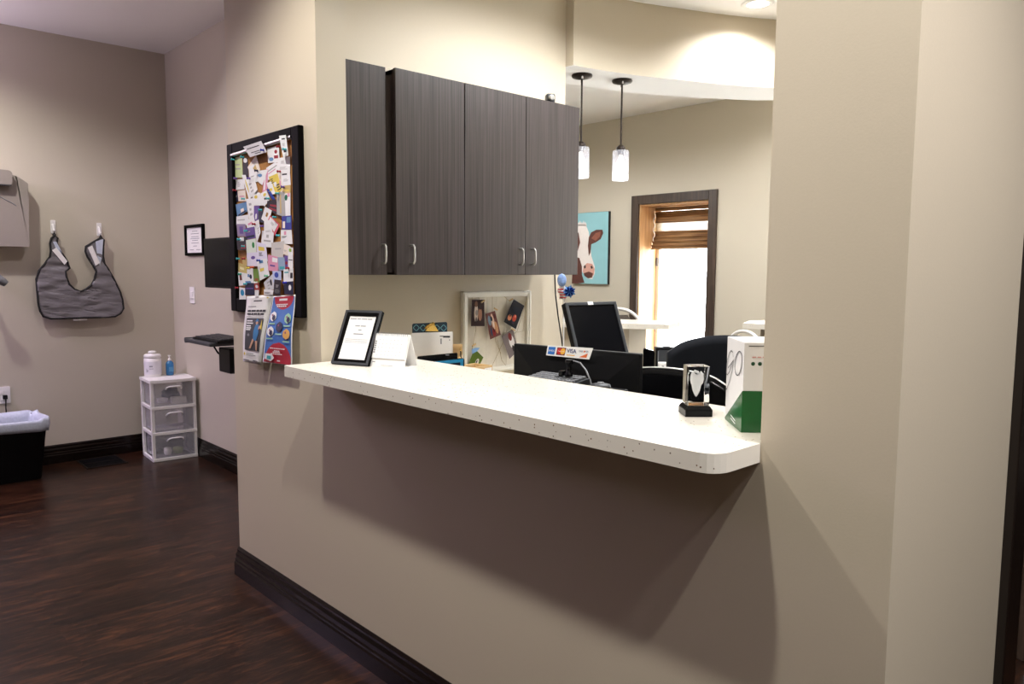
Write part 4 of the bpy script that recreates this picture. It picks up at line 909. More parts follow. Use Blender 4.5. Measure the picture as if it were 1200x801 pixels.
for k, (lab, ps, c, acc, pn) in enumerate(PH):
    x0 = -.3535
    Q = [at(u, v, 'X', x0) for u, v in ps]; org = sum(Q, Vector())/4; L = [q-org for q in Q]
    mb = MB(); mats = [cc(c)]
    mb.add([tuple(p) for p in L]+[tuple(p+Vector((-.0006, 0, 0))) for p in L], [(0, 1, 2, 3), (7, 6, 5, 4), (0, 4, 5, 1), (1, 5, 6, 2), (2, 6, 7, 3), (3, 7, 4, 0)])
    for a0, b0, a1, b1, c2 in acc:
        mats.append(cc(c2)); pts = []
        for j in range(12):
            an_ = 2*math.pi*j/12; a_ = (a0+a1)/2+(a1-a0)/2*math.cos(an_); b_ = (b0+b1)/2+(b1-b0)/2*math.sin(an_)
            p = (L[3]*(1-a_)+L[2]*a_)*(1-b_)+(L[0]*(1-a_)+L[1]*a_)*b_; pts.append((p.x+.0005+.0002*len(mats), p.y, p.z))
        mb.add(pts, [list(range(12))], len(mats)-1)
    o = mb.build('photo_print', mats, recalc=False); o.location = org; tag(o, lab, 'photo', 'photos clipped in the white frame')
    q = at(*pn, 'X', x0+.003)-org
    MB().box(-.003, .003, -.012, .012, -.0035, .0035, X=Matrix.Translation(q) @ Matrix.Rotation(R_(25*(-1)**k), 4, 'X')).build('clothes_peg', 'wood', o)
q = at(557, 410, 'X', -.345)
o = MB().add([(0, -.022, .006), (0, .0, .012), (0, .030, .010), (0, .012, -.006), (0, -.020, -.018)], [(0, 1, 2, 3, 4)]).build('paper_note', cc((130, 170, 220)), solid=.0008); o.location = q
tag(o, 'small torn pale blue paper clipped above the green photo', 'note')

# ---------- wooden file organiser with clipboards, papers and tablets
o0 = dep(486, 424, 3.25); o1 = dep(540, 428, 3.25)
rr = math.atan2(o1.y-o0.y, o1.x-o0.x)
og = thing('file_organiser', 'pale wooden desk organiser holding papers below the patterned clipboard', 'organiser', (o0.x, o0.y, .76), rr)
Mo = mx(og)
def lo_(u, v, y=0): return hit(Mo, u, v, 'Y', y)
pL, pR = lo_(489, 417), lo_(536, 411)
x0_, x1_ = pL.x, pR.x; zt = pL.z
MB().box(x0_, x1_+.012, 0, .006, 0, zt-.006).build('front_panel', 'wood', og)
MB().box(x0_, x1_+.012, .12, .126, 0, zt+.04).build('back_panel', 'wood', og)
MB().box(x0_, x0_+.006, .006, .12, 0, zt-.006).build('side_panel', 'wood', og); MB().box(x1_+.006, x1_+.012, .006, .12, 0, zt-.006).build('side_panel', 'wood', og)
MB().box(x0_, x1_+.012, .006, .12, 0.001, .007).build('base_panel', 'wood', og)
def card_(name, label, cat, ps, y, m, th=.004, bev=.001, group=None):
    """upright sheet given by its outline on local plane y of the organiser; bottom dropped to the base panel"""
    Q = [lo_(u, v, y) for u, v in ps]
    e = thing(name, label, cat, Mo @ Vector((0, y, 0)), rr)
    if group: e['group'] = group
    return e, [(q.x, q.z) for q in Q]
e, q = card_('clipboard', 'dark teal lattice patterned clipboard with a gold clip, standing at the back of the organiser', 'clipboard', [(483, 379), (524, 377), (526, 395), (483, 395)], .10, 'teal')
q[2] = (q[1][0]+.003, .010); q[3] = (q[0][0], .010)
MB().prism(rounded([q[0], q[1], q[2], q[3]], [.008, .008, 0, 0]), 'Y', 0, .004).build('board', mat('deep_teal_board', (14, 44, 62), .4, noise=.05), e)
lt = MB(); cxs = [(q[0][0]+.018+.030*i) for i in range(6)]
for cx_ in cxs:
    if cx_ > q[1][0]-.012: break
    cz_ = q[0][1]-.018
    pth = [(cx_+.013*math.cos(R_(a_))*(1-.25*abs(math.sin(R_(2*a_)))), -.0006, cz_+.014*math.sin(R_(a_))*(1-.25*abs(math.sin(R_(2*a_))))) for a_ in range(0, 361, 20)]
    lt.ribbon(pth, .0022, (0, -1, 0))
lt.build('lattice_print', mat('pale_teal_print', (120, 178, 190), .5, noise=.03), e, recalc=False)
g = MB(); gc = (q[0][0]+q[1][0])/2+.012; gz_ = q[0][1]-.016
g.prism([(gc-.030, gz_-.016), (gc+.028, gz_-.016), (gc+.016, gz_+.004), (gc+.010, gz_+.012), (gc-.010, gz_+.012), (gc-.018, gz_+.004)], 'Y', -.012, -.002)
g.tube([(gc-.03, -.008, gz_-.004), (gc-.020, -.016, gz_+.006), (gc-.006, -.014, gz_+.014), (gc+.010, -.012, gz_+.017)], [.005, .007, .006, .003], 10)
g.tube([(gc+.004+.007*math.cos(R_(a_)), -.008, gz_+.016+.007*math.sin(R_(a_))) for a_ in range(0, 360, 30)], .0018, 6, close=True)
g.build('gold_clip', 'gold', e, bevel=.001)
for k, (dx, dzp, yy) in enumerate(((0, 0, .055), (.004, .004, .075))):
    e, q = card_('paper_stack', ('stack of white printed sheets standing in front of the teal clipboard' if k == 0 else 'rear white sheet standing just above the front paper stack'), 'papers', [(482+dx*100, 391.5-k*1.5), (529+k*1.5, 389.5-k*1.2), (531, 412), (488, 417)], yy, 'paper')
    q[2] = (q[1][0]+.002, .010); q[3] = (q[0][0]+.004, .010)
    MB().prism(q, 'Y', 0, .006 if k == 0 else .002).build('sheets', 'paper', e)
    if k == 0:
        zt_ = q[1][1]; xr_ = q[1][0]
        MB().box(xr_-.050, xr_-.030, -.0006, 0, zt_-.018, zt_-.014).box(xr_-.036, xr_-.006, -.0006, 0, zt_-.022, zt_-.014).box(xr_-.010, xr_-.006, -.0006, 0, zt_-.034, zt_-.030).build('print', 'ink', e)
        MB().box(xr_-.048, xr_-.042, -.0006, 0, zt_-.05, zt_-.026).build('pale_print', 'inkgrey', e)
e = thing('tablet', 'black tablet lying against the organiser front', 'tablet', Mo @ Vector((0, -.03, 0)), rr)
Me = mx(e); q = [hit(Me, u, v, 'Y', 0) for u, v in ((489, 417.5), (536, 413), (539, 419))]
MB().prism(rounded([(q[0].x, q[0].z), (q[1].x, q[1].z), (q[1].x+.004, .002), (q[0].x, .002)], [.004, .008, .002, .002]), 'Y', 0, .012).build('tablet_body', 'blackgloss', e, bevel=.002)
MB().box(q[0].x+.01, q[1].x-.01, -.0008, 0, .02, q[1].z-.02).build('tablet_screen', 'screen', e)
MB().box(q[1].x-.05, q[1].x-.035, -.001, 0, q[1].z-.012, q[1].z-.008).build('print', 'inkgrey', e)
e = thing('tablet', 'tablet in a bright blue rubber case leaning in front of the organiser', 'tablet', Mo @ Vector((0, -.07, 0)), rr)
Me = mx(e); q = [hit(Me, u, v, 'Y', 0) for u, v in ((504, 423.5), (544, 419.5))]
ol = [(q[0].x, q[0].z), (q[1].x, q[1].z), (q[1].x+.002, .002), (q[0].x-.002, .002)]
MB().prism(rounded(ol, [.006, .012, .01, .01]), 'Y', .002, .016).build('tablet_body', 'black', e, bevel=.002)
xa, xb, za, zb_ = q[0].x, q[1].x, .004, q[1].z
rim = MB()
rim.prism([(xa+.003, q[0].z-.002), (xb-.004, zb_-.003), (xb-.016, zb_-.017), (xa+.014, q[0].z-.014)], 'Y', -.004, .004)
rim.prism([(xb-.004, zb_-.003), (xb-.002, za+.004), (xb-.016, za+.018), (xb-.016, zb_-.017)], 'Y', -.004, .004)
rim.prism([(xa+.001, za+.004), (xa+.003, q[0].z-.002), (xa+.014, q[0].z-.014), (xa+.014, za+.018)], 'Y', -.004, .004)
rim.prism([(xa+.001, za+.004), (xa+.014, za+.018), (xb-.016, za+.018), (xb-.002, za+.004)], 'Y', -.004, .004)
rim.build('blue_case_rim', 'tabletblue', e)
MB().add([(xa+.014, 0, q[0].z-.014), (xb-.016, 0, zb_-.017), (xb-.016, 0, za+.018), (xa+.014, 0, za+.018)], [(0, 1, 2, 3)]).build('tablet_screen', mat('dark_navy_glass', (22, 24, 44), .2, noise=.05), e)
# pale wood tray right of it
c0 = dep(546, 430, 3.2); c1 = dep(571, 427.5, 3.3)
wt = thing('wooden_tray', 'small pale wooden box to the right of the blue cased tablet', 'box', (c0.x+.035, c0.y+.0, .76), math.atan2(c1.y-c0.y, c1.x-c0.x))
tw = (c1-c0).xy.length; th_ = c0.z-.76
for b_ in ((0, tw, 0, .006), (0, tw, .10, .106), (0, .006, .006, .10), (tw-.006, tw, .006, .10)): MB().box(b_[0], b_[1], b_[2], b_[3], 0, th_).build('box_side', 'wood', wt, bevel=.001)
MB().box(.006, tw-.006, .006, .10, .001, .006).build('box_base', 'wood', wt)
MB().box(tw*.62, tw*.95, -.001, 0, th_-.03, th_-.009).build('box_label', 'paper', wt)
pen = thing('pen', 'dark pen standing behind the organiser', 'pen', Mo @ Vector((x1_+.022, .03, 0)), rr)
MB().tube([(0, 0, .0), (-.01, .0, zt+.02)], .003, 8).build('pen_barrel', 'black', pen)
MB().tube([(-.01, 0, zt+.02), (-.012, 0, zt+.035)], [.003, .0012], 8).build('pen_cap', 'gold', pen)

# ================================================================== INNER COUNTERS, PHONE, TERMINAL
def tcounter(name, label, pts, ztop=1.07, wall=None):
    t = tag(MB().prism(pts, 'Z', ztop-.034, ztop).build(name, 'quartz', bevel=.003), label, 'counter')
tcounter('transaction_counter', 'white transaction counter behind the second monitor', [(-.338, 2.667), (-.574, 2.491), (-.90, 2.30), (-1.35, 2.12), (-1.50, 2.45), (-1.06, 2.72), (-.72, 2.90), (-.46, 2.97)])
struct(MB().prism([(-.607, 2.60), (-.96, 2.36), (-1.35, 2.20), (-1.42, 2.34), (-1.04, 2.56), (-.62, 2.80)], 'Z', 0, 1.035).build('wall_inner_counter', 'paint'))
tcounter('transaction_counter', 'white transaction counter end at the far right, beside the right pier', [(-.222, 3.46), (-.10, 3.16), (.45, 3.20), (1.2, 3.45), (1.2, 3.75), (.4, 3.62), (-.10, 3.68)])
struct(MB().prism([(-.08, 3.36), (.40, 3.34), (1.15, 3.55), (1.15, 3.68), (.4, 3.50), (-.05, 3.50)], 'Z', 0, 1.035).build('wall_inner_counter_right', 'paint'))
idk = thing('work_table', 'white work table in front of the inner counter, under the phone', 'desk', (-.20, 2.35, 0))
MB().box(-.30, .30, -.28, .26, .725, .76).build('table_top', 'white', idk, bevel=.003)
for xx, yy in ((-.28, -.26), (.25, -.26), (-.28, .21), (.25, .21)): MB().box(xx, xx+.03, yy, yy+.03, 0, .725).build('leg', 'mgrey', idk)
ph = thing('desk_phone', 'black desk phone with upright handset behind the silver rimmed chair', 'phone', (-.194, 2.261, .76), R_(40))
q0 = dep(759, 407, 4.55)
MB().prism([(-.06, 0), (.06, 0), (.06, .07), (-.06, .03)], 'X', -.06, .09).build('phone_base', 'black', ph, bevel=.006)
MB().prism(rounded([(-.030, .03), (.034, .03), (.038, .185), (-.030, .20)], [.01, .015, .02, .015]), 'Y', -.05, -.01).build('handset', 'blackgloss', ph, bevel=.008)
tr = thing('card_terminal', 'small black box shaped terminal behind the large office chair', 'terminal', (-.22, 2.47, .76), R_(45))
MB().box(-.062, .062, -.03, .05, .0, .185).build('terminal_body', 'black', tr, bevel=.004)
MB().box(-.045, .050, -.032, -.03, .08, .17).build('terminal_screen', 'dgrey', tr)
MB().box(-.05, -.044, -.034, -.03, .04, .165).build('side_strip', 'mgrey', tr)
MB().box(-.01, .03, -.005, .03, .185, .191).build('paper_slot', 'mgrey', tr)
o = thing('white_card_box', 'small white paper box in front of the black terminal', 'box', (-.060, 2.225, .76), R_(40))
MB().box(-.025, .025, -.03, .03, 0, .125).build('box_body', 'white', o, bevel=.003)
MB().box(-.006, .006, -.031, -.03, .08, .11).build('box_mark', 'mgrey', o)

# ================================================================== CHAIRS
def office_chair(label, loc, rz, bw_, z0, z1, rim, back_m='chairfab', curve=.06, arch=.03):
    t = thing('office_chair', label, 'office chair', loc, rz)
    sb_ = MB().prism(rounded([(-.24, -.22), (.24, -.22), (.25, .24), (-.25, .24)], [.08]*4), 'Z', .43, .50); sb_.build('seat', back_m, t, bevel=.02, seg=3)
    def bk(u, v, dy=0):
        x = (u-.5)*bw_; zt = z1-arch*(2*u-1)**2-.10*max(0, abs(2*u-1)-.72)**1.3
        xx = x*(1-.10*(1-v)*1.0)
        return (xx, -.22-curve*(1-(2*u-1)**2)+.05*(v-.5)*-1+dy, z0+(zt-z0)*v)
    MB().grid(lambda u, v: bk(u, v), 24, 14).build('backrest', back_m, t, solid=.035)
    if rim:
        MB().tube([bk(i/30, 1) for i in range(31)], .005, 8).tube([bk(0, i/10) for i in range(11)], .007, 8).tube([bk(1, i/10) for i in range(11)], .007, 8).build('back_rim', 'metal', t)
    MB().tube([(0, -.20, .44), (0, -.28, .50), (0, -.30, z0+.12)], .02, 8).build('back_support', 'black', t)
    MB().lathe([(.03, .10), (.03, .36), (.05, .40), (.09, .43)], n=20).build('gas_lift', 'black', t)
    for k in range(5):
        a_ = 2*math.pi*k/5
        l = MB().tube([(0, 0, .10), (.15*math.cos(a_), .15*math.sin(a_), .085), (.28*math.cos(a_), .28*math.sin(a_), .07)], [.028, .02, .016], 8).build('leg', 'black', t)
        MB().lathe([(.022, -.011), (.027, -.007), (.027, .007), (.022, .011)], n=16, X=Matrix.Translation((.28*math.cos(a_), .28*math.sin(a_), .028)) @ Matrix.Rotation(a_+1.57, 4, 'Z') @ Matrix.Rotation(R_(90), 4, 'Y')).build('castor', 'black', l)
    for s in (-1, 1):
        MB().tube([(s*.22, .02, .46), (s*.29, .02, .50), (s*.29, .0, .66)], .012, 8).box(s*.29-.03, s*.29+.03, -.12, .12, .66, .685).build('armrest', 'black', t, bevel=.006)
    return t
cA = dep(854, 395, 3.3); b_ = R_(214)
office_chair('large black office chair with a tall curved back behind the green and white carton', (cA.x-.24*math.sin(b_), cA.y+.24*math.cos(b_), 0), b_, .52, .56, cA.z+.004, False, arch=.06)
cB = dep(776, 433, 2.82); b_ = R_(202)
office_chair('black office chair with a thin silver rim, beside the black monitor', (cB.x-.24*math.sin(b_), cB.y+.24*math.cos(b_), 0), b_, .50, .60, cB.z+.002, True, back_m='blackgloss', curve=.03, arch=.04)
def side_chair(label, loc, rz, zt, w=.42, group=None):
    t = thing('waiting_chair', label, 'chair', loc, rz, group)
    MB().prism(rounded([(-w/2, -.2), (w/2, -.2), (w/2, .22), (-w/2, .22)], [.05]*4), 'Z', .42, .46).build('seat', mat('brown_seat_pad', (70, 60, 54), .7, noise=.1), t, bevel=.01)
    MB().tube([(-w/2, -.2, .44)]+[(-w/2*math.cos(R_(a_)), -.24, zt-.16+.16*math.sin(R_(a_))) for a_ in range(0, 181, 12)]+[(w/2, -.2, .44)], .014, 10).build('back_hoop', 'white', t)
    MB().grid(lambda u, v: ((u-.5)*(w-.05)*math.sqrt(max(.02, 1-max(0, v-.5)**2*3.2)), -.235, .55+(zt-.60)*v), 8, 8).build('back_panel', mat('dark_back_panel', (86, 78, 70), .7, noise=.1), t, solid=.01)
    for sx in (-1, 1):
        for sy in (-1, 1): MB().tube([(sx*(w/2-.03), sy*.18, .42), (sx*(w/2), sy*.21, 0)], [.014, .010], 8).build('leg', 'white', t)
a = at(733, 361, 'Y', 3.6)
side_chair('white hoop backed waiting chair left of the window, behind the inner counter', (a.x-.10, a.y+.1, 0), R_(30), a.z, w=.36)
a = at(851, 388.5, 'Y', 3.95)
side_chair('white hoop backed waiting chair near the right window casing', (a.x-.02, a.y-.05, 0), R_(160), a.z)

# ================================================================== EXAM ROOM (LEFT)
XV, YR = -3.656, .7166
# two adhesive hooks and the apron that hangs from them
for k, (u, v) in enumerate(((62.5, 266), (116.5, 269))):
    q = at(u, v, 'X', XV+.01)
    h_ = thing('wall_hook', ('left' if k == 0 else 'right')+' white adhesive wall hook holding the grey apron strap', 'hook', (XV, q.y, q.z))
    MB().prism(rounded([(-.016, -.045), (.016, -.045), (.016, .05), (-.016, .05)], [.006]*4), 'X', 0, .006).build('hook_plate', 'white', h_, bevel=.001)
    MB().tube([(.006, 0, .02), (.014, 0, .0), (.022, 0, -.025), (.036, 0, -.034), (.044, 0, -.022)], [.008, .008, .007, .006, .005], 10).build('hook_arm', 'white', h_)
VO = [(64, 276), (60.5, 279), (59, 285), (59.5, 294), (58.5, 301), (53, 309), (46, 317), (43, 327), (44, 341), (45, 355), (47, 364), (51, 370.5), (60, 373), (78, 372.5), (95, 372), (115, 371.5), (135, 370.5), (141, 367), (144.5, 361), (143.5, 352), (141, 343), (134, 328), (127, 316), (122.5, 309), (120.5, 300), (121, 288), (121.5, 281), (118.5, 278.5), (109, 284), (100.5, 289), (100, 294), (103, 301), (110, 312), (113, 318), (111, 327), (107, 334), (101, 339), (94, 341.5), (87, 339), (81, 333), (77.5, 325), (76.5, 318), (81.5, 314), (79, 307), (74, 299), (68, 291), (66.5, 284), (67.5, 279)]
XA = XV+.05
va = [at(u, v, 'X', XA) for u, v in VO]; vo = Vector((XV, sum(p.y for p in va)/len(va), 1.4))
ap = thing('lead_apron', 'grey lead apron with black binding hanging from two wall hooks', 'apron', vo)
from mathutils.geometry import tessellate_polygon
bm = bmesh.new(); vs = [bm.verts.new((XA-XV, p.y-vo.y, p.z-vo.z)) for p in va]
for f in tessellate_polygon([[Vector((p.y, p.z, 0)) for p in va]]): bm.faces.new([vs[k] for k in f])
for _ in range(5):
    L_ = [e for e in bm.edges if e.calc_length() > .016]
    if L_: bmesh.ops.subdivide_edges(bm, edges=L_, cuts=1); bmesh.ops.triangulate(bm, faces=[f for f in bm.faces if len(f.verts) > 3])
from mathutils import noise as mnoise
for v in bm.verts:
    y, z = v.co.y, v.co.z
    v.co.x = (XA-XV) + .010*mnoise.noise(Vector((0, y*9, z*22))) + .0045*mnoise.noise(Vector((3, y*18+z*6, z*90+y*10)))*max(0, min(1, (.12-z)*8))*(.35+1.1*abs(mnoise.noise(Vector((7, y*7, z*4))))) - .016*max(0, z-.2)*2
bmesh.ops.recalc_face_normals(bm, faces=bm.faces); me = bpy.data.meshes.new('apron_body')
bm.to_mesh(me); bm.free(); me.materials.append(M['vinyl']); 
for p in me.polygons: p.use_smooth = True
ab_ = bpy.data.objects.new('apron_body', me); COL.objects.link(ab_); ab_.parent = ap; md = ab_.modifiers.new('t', 'SOLIDIFY'); md.thickness = .012; md.offset = 0
MB().tube([(XA-XV+.010*mnoise.noise(Vector((0, (p.y-vo.y)*9, (p.z-vo.z)*22)))-.016*max(0, p.z-vo.z-.2)*2, p.y-vo.y, p.z-vo.z) for p in va], .0085, 8, close=True).build('binding', 'piping', ap)
for k, ps in enumerate(([(61, 293), (66, 290), (79, 306), (75.5, 310)], [(103, 290), (108, 287.5), (117, 308), (112, 311)])):
    Q = [at(u, v, 'X', XA+.012)-vo for u, v in ps]
    MB().add([tuple(p) for p in Q], [(0, 1, 2, 3)]).build('fastening_strip', 'liner' if 0 else 'white', ap, solid=.004)
for k, ps in enumerate(([(62, 283), (66, 283), (76, 302), (73, 303), (66, 292)], [(112, 283), (121, 280), (119.5, 300), (117, 312), (114, 300)])):
    Q = [at(u, v, 'X', XA+.008)-vo for u, v in ps]
    MB().add([tuple(p) for p in Q], [(0, 1, 2, 3, 4)]).build('strap_lining', 'liner', ap, solid=.003)
for (u, v) in ((63.5, 275), (118, 278)):
    q = at(u, v, 'X', XV+.034)-vo
    MB().tube([(q.x-.004, q.y, q.z-.02), (q.x, q.y-.006, q.z+.0), (q.x, q.y, q.z+.016), (q.x, q.y+.007, q.z+.0), (q.x-.004, q.y, q.z-.02)], .0055, 8).build('hanging_loop', 'piping', ap)
q = at(94, 374, 'X', XA)-vo
MB().box(q.x-.004, q.x+.002, q.y-.045, q.y+.045, q.z-.008, q.z+.008).build('care_label', 'white', ap)

# x-ray unit head on the wall, cut by the photo's left edge
q = at(33, 215, 'X', -3.55); q2 = at(34, 289, 'X', -3.55)
xr = thing('xray_unit', 'beige grey wall mounted x-ray panel at the left edge of the photo', 'x-ray unit', (XV, q.y, q2.z))
hh_ = q.z-q2.z
MB().prism(rounded([(-.62, .0), (-.012, 0), (0, hh_), (-.045, hh_+.035), (-.12, hh_+.065), (-.62, hh_+.07)], [.02, .006, .006, .03, .06, .02]), 'X', .045, .106).build('housing', 'unit', xr, bevel=.006, seg=3)
MB().box(0, .045, -.5, -.15, .10, hh_-.1).build('wall_bracket', 'unit', xr, bevel=.004)
MB().prism(rounded([(-.45, hh_-.02), (-.10, hh_-.02), (-.095, hh_+.075), (-.45, hh_+.085)], [.01, .02, .03, .01]), 'X', .106, .150).build('pivot_cap', 'unit', xr, bevel=.012, seg=4)
MB().box(.135, .152, -.40, -.105, hh_-.026, hh_-.019).build('cap_shadow_gap', 'dgrey', xr)
MB().tube([(.105, -.24, hh_*.80), (.107, -.17, hh_*.77), (.107, -.10, hh_*.68), (.106, -.075, hh_*.64)], .003, 6).build('seam_line', 'mgrey', xr)
MB().box(.104, .109, -.20, -.185, .06, hh_*.45).build('panel_ridge', 'unit', xr, bevel=.002)
q = at(-1, 327, 'X', -3.45)
xn = thing('xray_tube_nozzle', 'small grey rounded nozzle at the left photo edge below the x-ray panel', 'x-ray part', (q.x, q.y, q.z))
MB().lathe([(.02, -.05), (.026, -.03), (.028, .03), (.020, .045), (0, .05)], n=28, X=Matrix.Rotation(R_(50), 4, 'X')).build('nozzle_body', 'mgrey', xn)
MB().tube([(-.01, -.03, .03), (-.10, -.06, .08), (-.206, -.10, .12)], .014, 12).build('nozzle_arm', 'unit', xn)

# storage tower
ctw = thing('drawer_tower', 'white plastic three drawer tower in the corner of the exam room', 'drawer unit', (-3.335, .545, 0), R_(90-4))
# local: +x along wall Y, local -y towards room (+X world)
TW, TD, TH = .315, .30, .60
def T_(o): o.parent = ctw; return o
hw, hd = TW/2, TD/2
fm = MB()
lv = [.012, .205, .395, TH-.012]
for sx in (-1, 1):
    for yy in (-hd, hd-.028): fm.box(sx*hw-(.022 if sx > 0 else 0), sx*hw+(0 if sx > 0 else .022), yy, yy+.028, 0, TH)
fm.build('frame_posts', 'white', ctw, bevel=.003)
for z in lv[:-1]:
    f2 = MB()
    f2.box(-hw, hw, -hd-.004, -hd+.02, z-.012, z+.012).box(-hw, hw, hd-.02, hd, z-.012, z+.012).box(-hw, -hw+.018, -hd, hd, z-.012, z+.012).box(hw-.018, hw, -hd, hd, z-.012, z+.012)
    f2.build('shelf_rail', 'white', ctw, bevel=.003)
MB().prism(rounded([(-hw-.006, -hd-.008), (0, -hd-.02), (hw+.006, -hd-.008), (hw+.006, hd+.004), (-hw-.006, hd+.004)], [.01, .05, .01, .01, .01]), 'Z', TH-.02, TH).build('top_panel', 'white', ctw, bevel=.004)
for k in range(3):
    z0 = lv[k]+.014; z1 = lv[k+1]-.014
    d = MB(); x0, x1, y0, y1 = -hw+.024, hw-.024, -hd-.004, hd-.03
    th = .003
    d.box(x0, x1, y0, y0+th, z0, z1).box(x0, x0+th, y0+th, y1, z0, z1-.01).box(x1-th, x1, y0+th, y1, z0, z1-.01).box(x0, x1, y1-th, y1, z0, z1-.01).box(x0+th, x1-th, y0+th, y1-th, z0, z0+th)
    do = d.build('drawer', 'drawer', ctw)
    MB().tube([(-.055, y0, z1-.045), (-.05, y0-.014, z1-.030), (-.035, y0-.018, z1-.024), (.035, y0-.018, z1-.024), (.05, y0-.014, z1-.030), (.055, y0, z1-.045)], .006, 8).build('drawer_handle', 'white', do)
def inside(name, label, cat, x, y, z, build):
    w_ = Matrix.Translation(ctw.location) @ Matrix.Rotation(R_(86), 4, 'Z') @ Vector((x, y, z))
    t = thing(name, label, cat, w_, R_(86)); build(t); return t
inside('white_box', 'small white carton in the top drawer of the tower', 'box', .05, -.08, .395+.0175, lambda t: MB().box(-.05, .05, -.03, .03, 0, .045).build('carton', 'white', t, bevel=.002))
inside('glove_pack', 'folded dark blue item in the top drawer of the tower', 'supplies', .02, .0, .395+.0175, lambda t: MB().grid(lambda u, v: (-.05+.1*u, -.04+.08*v, .06+.03*math.sin(u*5)*math.sin(v*4)), 8, 8).build('bundle', cc((52, 66, 92)), t, solid=.05))
inside('cable_coil', 'coil of pale cable in the top drawer of the tower', 'cable', -.06, -.07, .395+.023, lambda t: MB().tube([((.03+.008*(i/40))*math.cos(i*.5), (.03+.008*(i/40))*math.sin(i*.5), .004+i*.0007) for i in range(48)], .003, 6).build('coil', 'white', t))
inside('green_dish', 'olive and white small container in the bottom drawer of the tower', 'container', .04, -.06, .0295, lambda t: MB().lathe([(.03, 0), (.036, .02), (.036, .04), (0, .042)], n=20).build('dish', cc((150, 160, 120)), t))
inside('white_cup', 'round white cup in the bottom drawer of the tower', 'container', -.035, -.07, .0295, lambda t: MB().lathe([(.022, 0), (.028, .02), (.024, .05), (0, .052)], n=20).build('cup', 'white', t))
inside('dark_pouch', 'dark pouch in the bottom drawer of the tower', 'pouch', -.08, .0, .0295, lambda t: MB().lathe([(.02, 0), (.032, .012), (.030, .03), (0, .04)], n=20).build('pouch_body', 'dgrey', t))

# wipes canister and hand sanitiser on top
q = at(181, 441, 'Z', TH+.0)
cn = thing('wipes_canister', 'white wipes canister with a knob lid on top of the drawer tower', 'canister', (q.x-.03, q.y-.0, TH))
MB().lathe([(.058, 0), (.060, .004), (.060, .135), (.056, .138), (.056, .142), (.060, .144), (.060, .158), (.052, .168), (.024, .170)], n=36).build('canister_body', 'white', cn)
MB().lathe([(.024, .169), (.024, .176), (.030, .179), (.030, .186), (.02, .192), (0, .193)], n=28).build('lid_knob', 'white', cn)
MB().lathe([(.0604, .02), (.0606, .022), (.0606, .115), (.0604, .117)], n=36, cap=False).build('wrap_label', mat('pale_label', (222, 220, 226), .5, noise=.06, scale=30), cn)
lb = MB()
for a0_, z_, hgt, wd in ((-62, .035, .03, 4), (-56, .04, .014, 6), (-40, .075, .01, 22), (-40, .06, .004, 26)): 
    n_2 = 5; vs = []
    for i in range(n_2+1):
        a_ = R_(a0_+wd*i/n_2); vs += [(.0612*math.cos(a_), .0612*math.sin(a_), z_), (.0612*math.cos(a_), .0612*math.sin(a_), z_+hgt)]
    lb.add(vs, [(2*i, 2*i+2, 2*i+3, 2*i+1) for i in range(n_2)])
lb.build('label_print', 'inkgrey', cn, recalc=False)
q = at(197, 437, 'Z', TH)
sn = thing('sanitiser_bottle', 'small blue hand sanitiser pump bottle beside the wipes canister', 'bottle', (-3.43, .595, TH))
MB().lathe([(.026, 0), (.032, .004), (.033, .085), (.027, .10), (.012, .11), (.011, .114)], n=24, X=Matrix.Diagonal((1, .85, 1, 1))).build('bottle_body', 'sanit', sn)
MB().lathe([(.0125, .112), (.0125, .124), (.005, .126), (.005, .145), (.011, .147), (.011, .152), (0, .153)], n=16).tube([(0, 0, .149), (.022, -.012, .147)], .004, 8).build('pump', 'white', sn)
MB().box(.0, .0338, -.014, .014, .03, .065).build('front_label', cc((90, 150, 190)), sn)

# floor register
vq = [(-3.615, 0.0), (-3.33, 0.0)]
fv = thing('floor_vent', 'dark slatted metal floor vent in front of the exam room wall', 'vent', (-3.46, .105, 0))
fr_b = MB().box(-.155, .155, -.135, -.123, 0, .007).box(-.155, .155, .123, .135, 0, .007).box(-.155, -.143, -.123, .123, 0, .007).box(.143, .155, -.123, .123, 0, .007).box(-.005, .005, -.123, .123, 0, .006)
fr_b.build('vent_frame', 'bronze', fv, bevel=.002)
sl_ = MB()
for i in range(20): 
    x = -.137+i*.0142
    sl_.box(x, x+.005, -.123, .123, .001, .006)
sl_.build('vent_slats', 'black', fv)
# waste bin
bq_ = at(30, 490, 'Z', .41)
bn = thing('waste_bin', 'black waste bin with a pale plastic liner at the left edge', 'bin', (-3.40, -.50, 0))
def rr_(w, d, r, n=6): return rounded([(-w, -d), (w, -d), (w, d), (-w, d)], [r]*4, n)
B0, B1 = rr_(.15, .19, .05), rr_(.185, .235, .06); nn_ = len(B0)
mb = MB(); mb.add([(x, y, .0) for x, y in B0]+[(x, y, .40) for x, y in B1]+[(x*.96, y*.96, .40) for x, y in B1]+[(x*.95, y*.95, .012) for x, y in B0], [list(range(nn_))[::-1]]+[(k*nn_+i, k*nn_+(i+1) % nn_, (k+1)*nn_+(i+1) % nn_, (k+1)*nn_+i) for k in range(3) for i in range(nn_)]+[list(range(3*nn_, 4*nn_))])
mb.build('bin_body', 'blackgloss', bn)
def lin(i, s, z, dr=0):
    x, y = B1[i % nn_]; w = 1+.02*math.sin(i*2.3)
    return (x*s*w, y*s*w, z+.008*math.sin(i*1.7)+dr)
mb = MB(); rings = [(1.035, .335), (1.05, .36), (1.045, .395), (1.02, .412), (.96, .408), (.90, .37), (.86, .30), (.80, .15)]
vs = []
for k, (s, z) in enumerate(rings): vs += [lin(i*1, s, z, (-.012*math.sin(i*.9) if k == 0 else 0)) for i in range(nn_)]
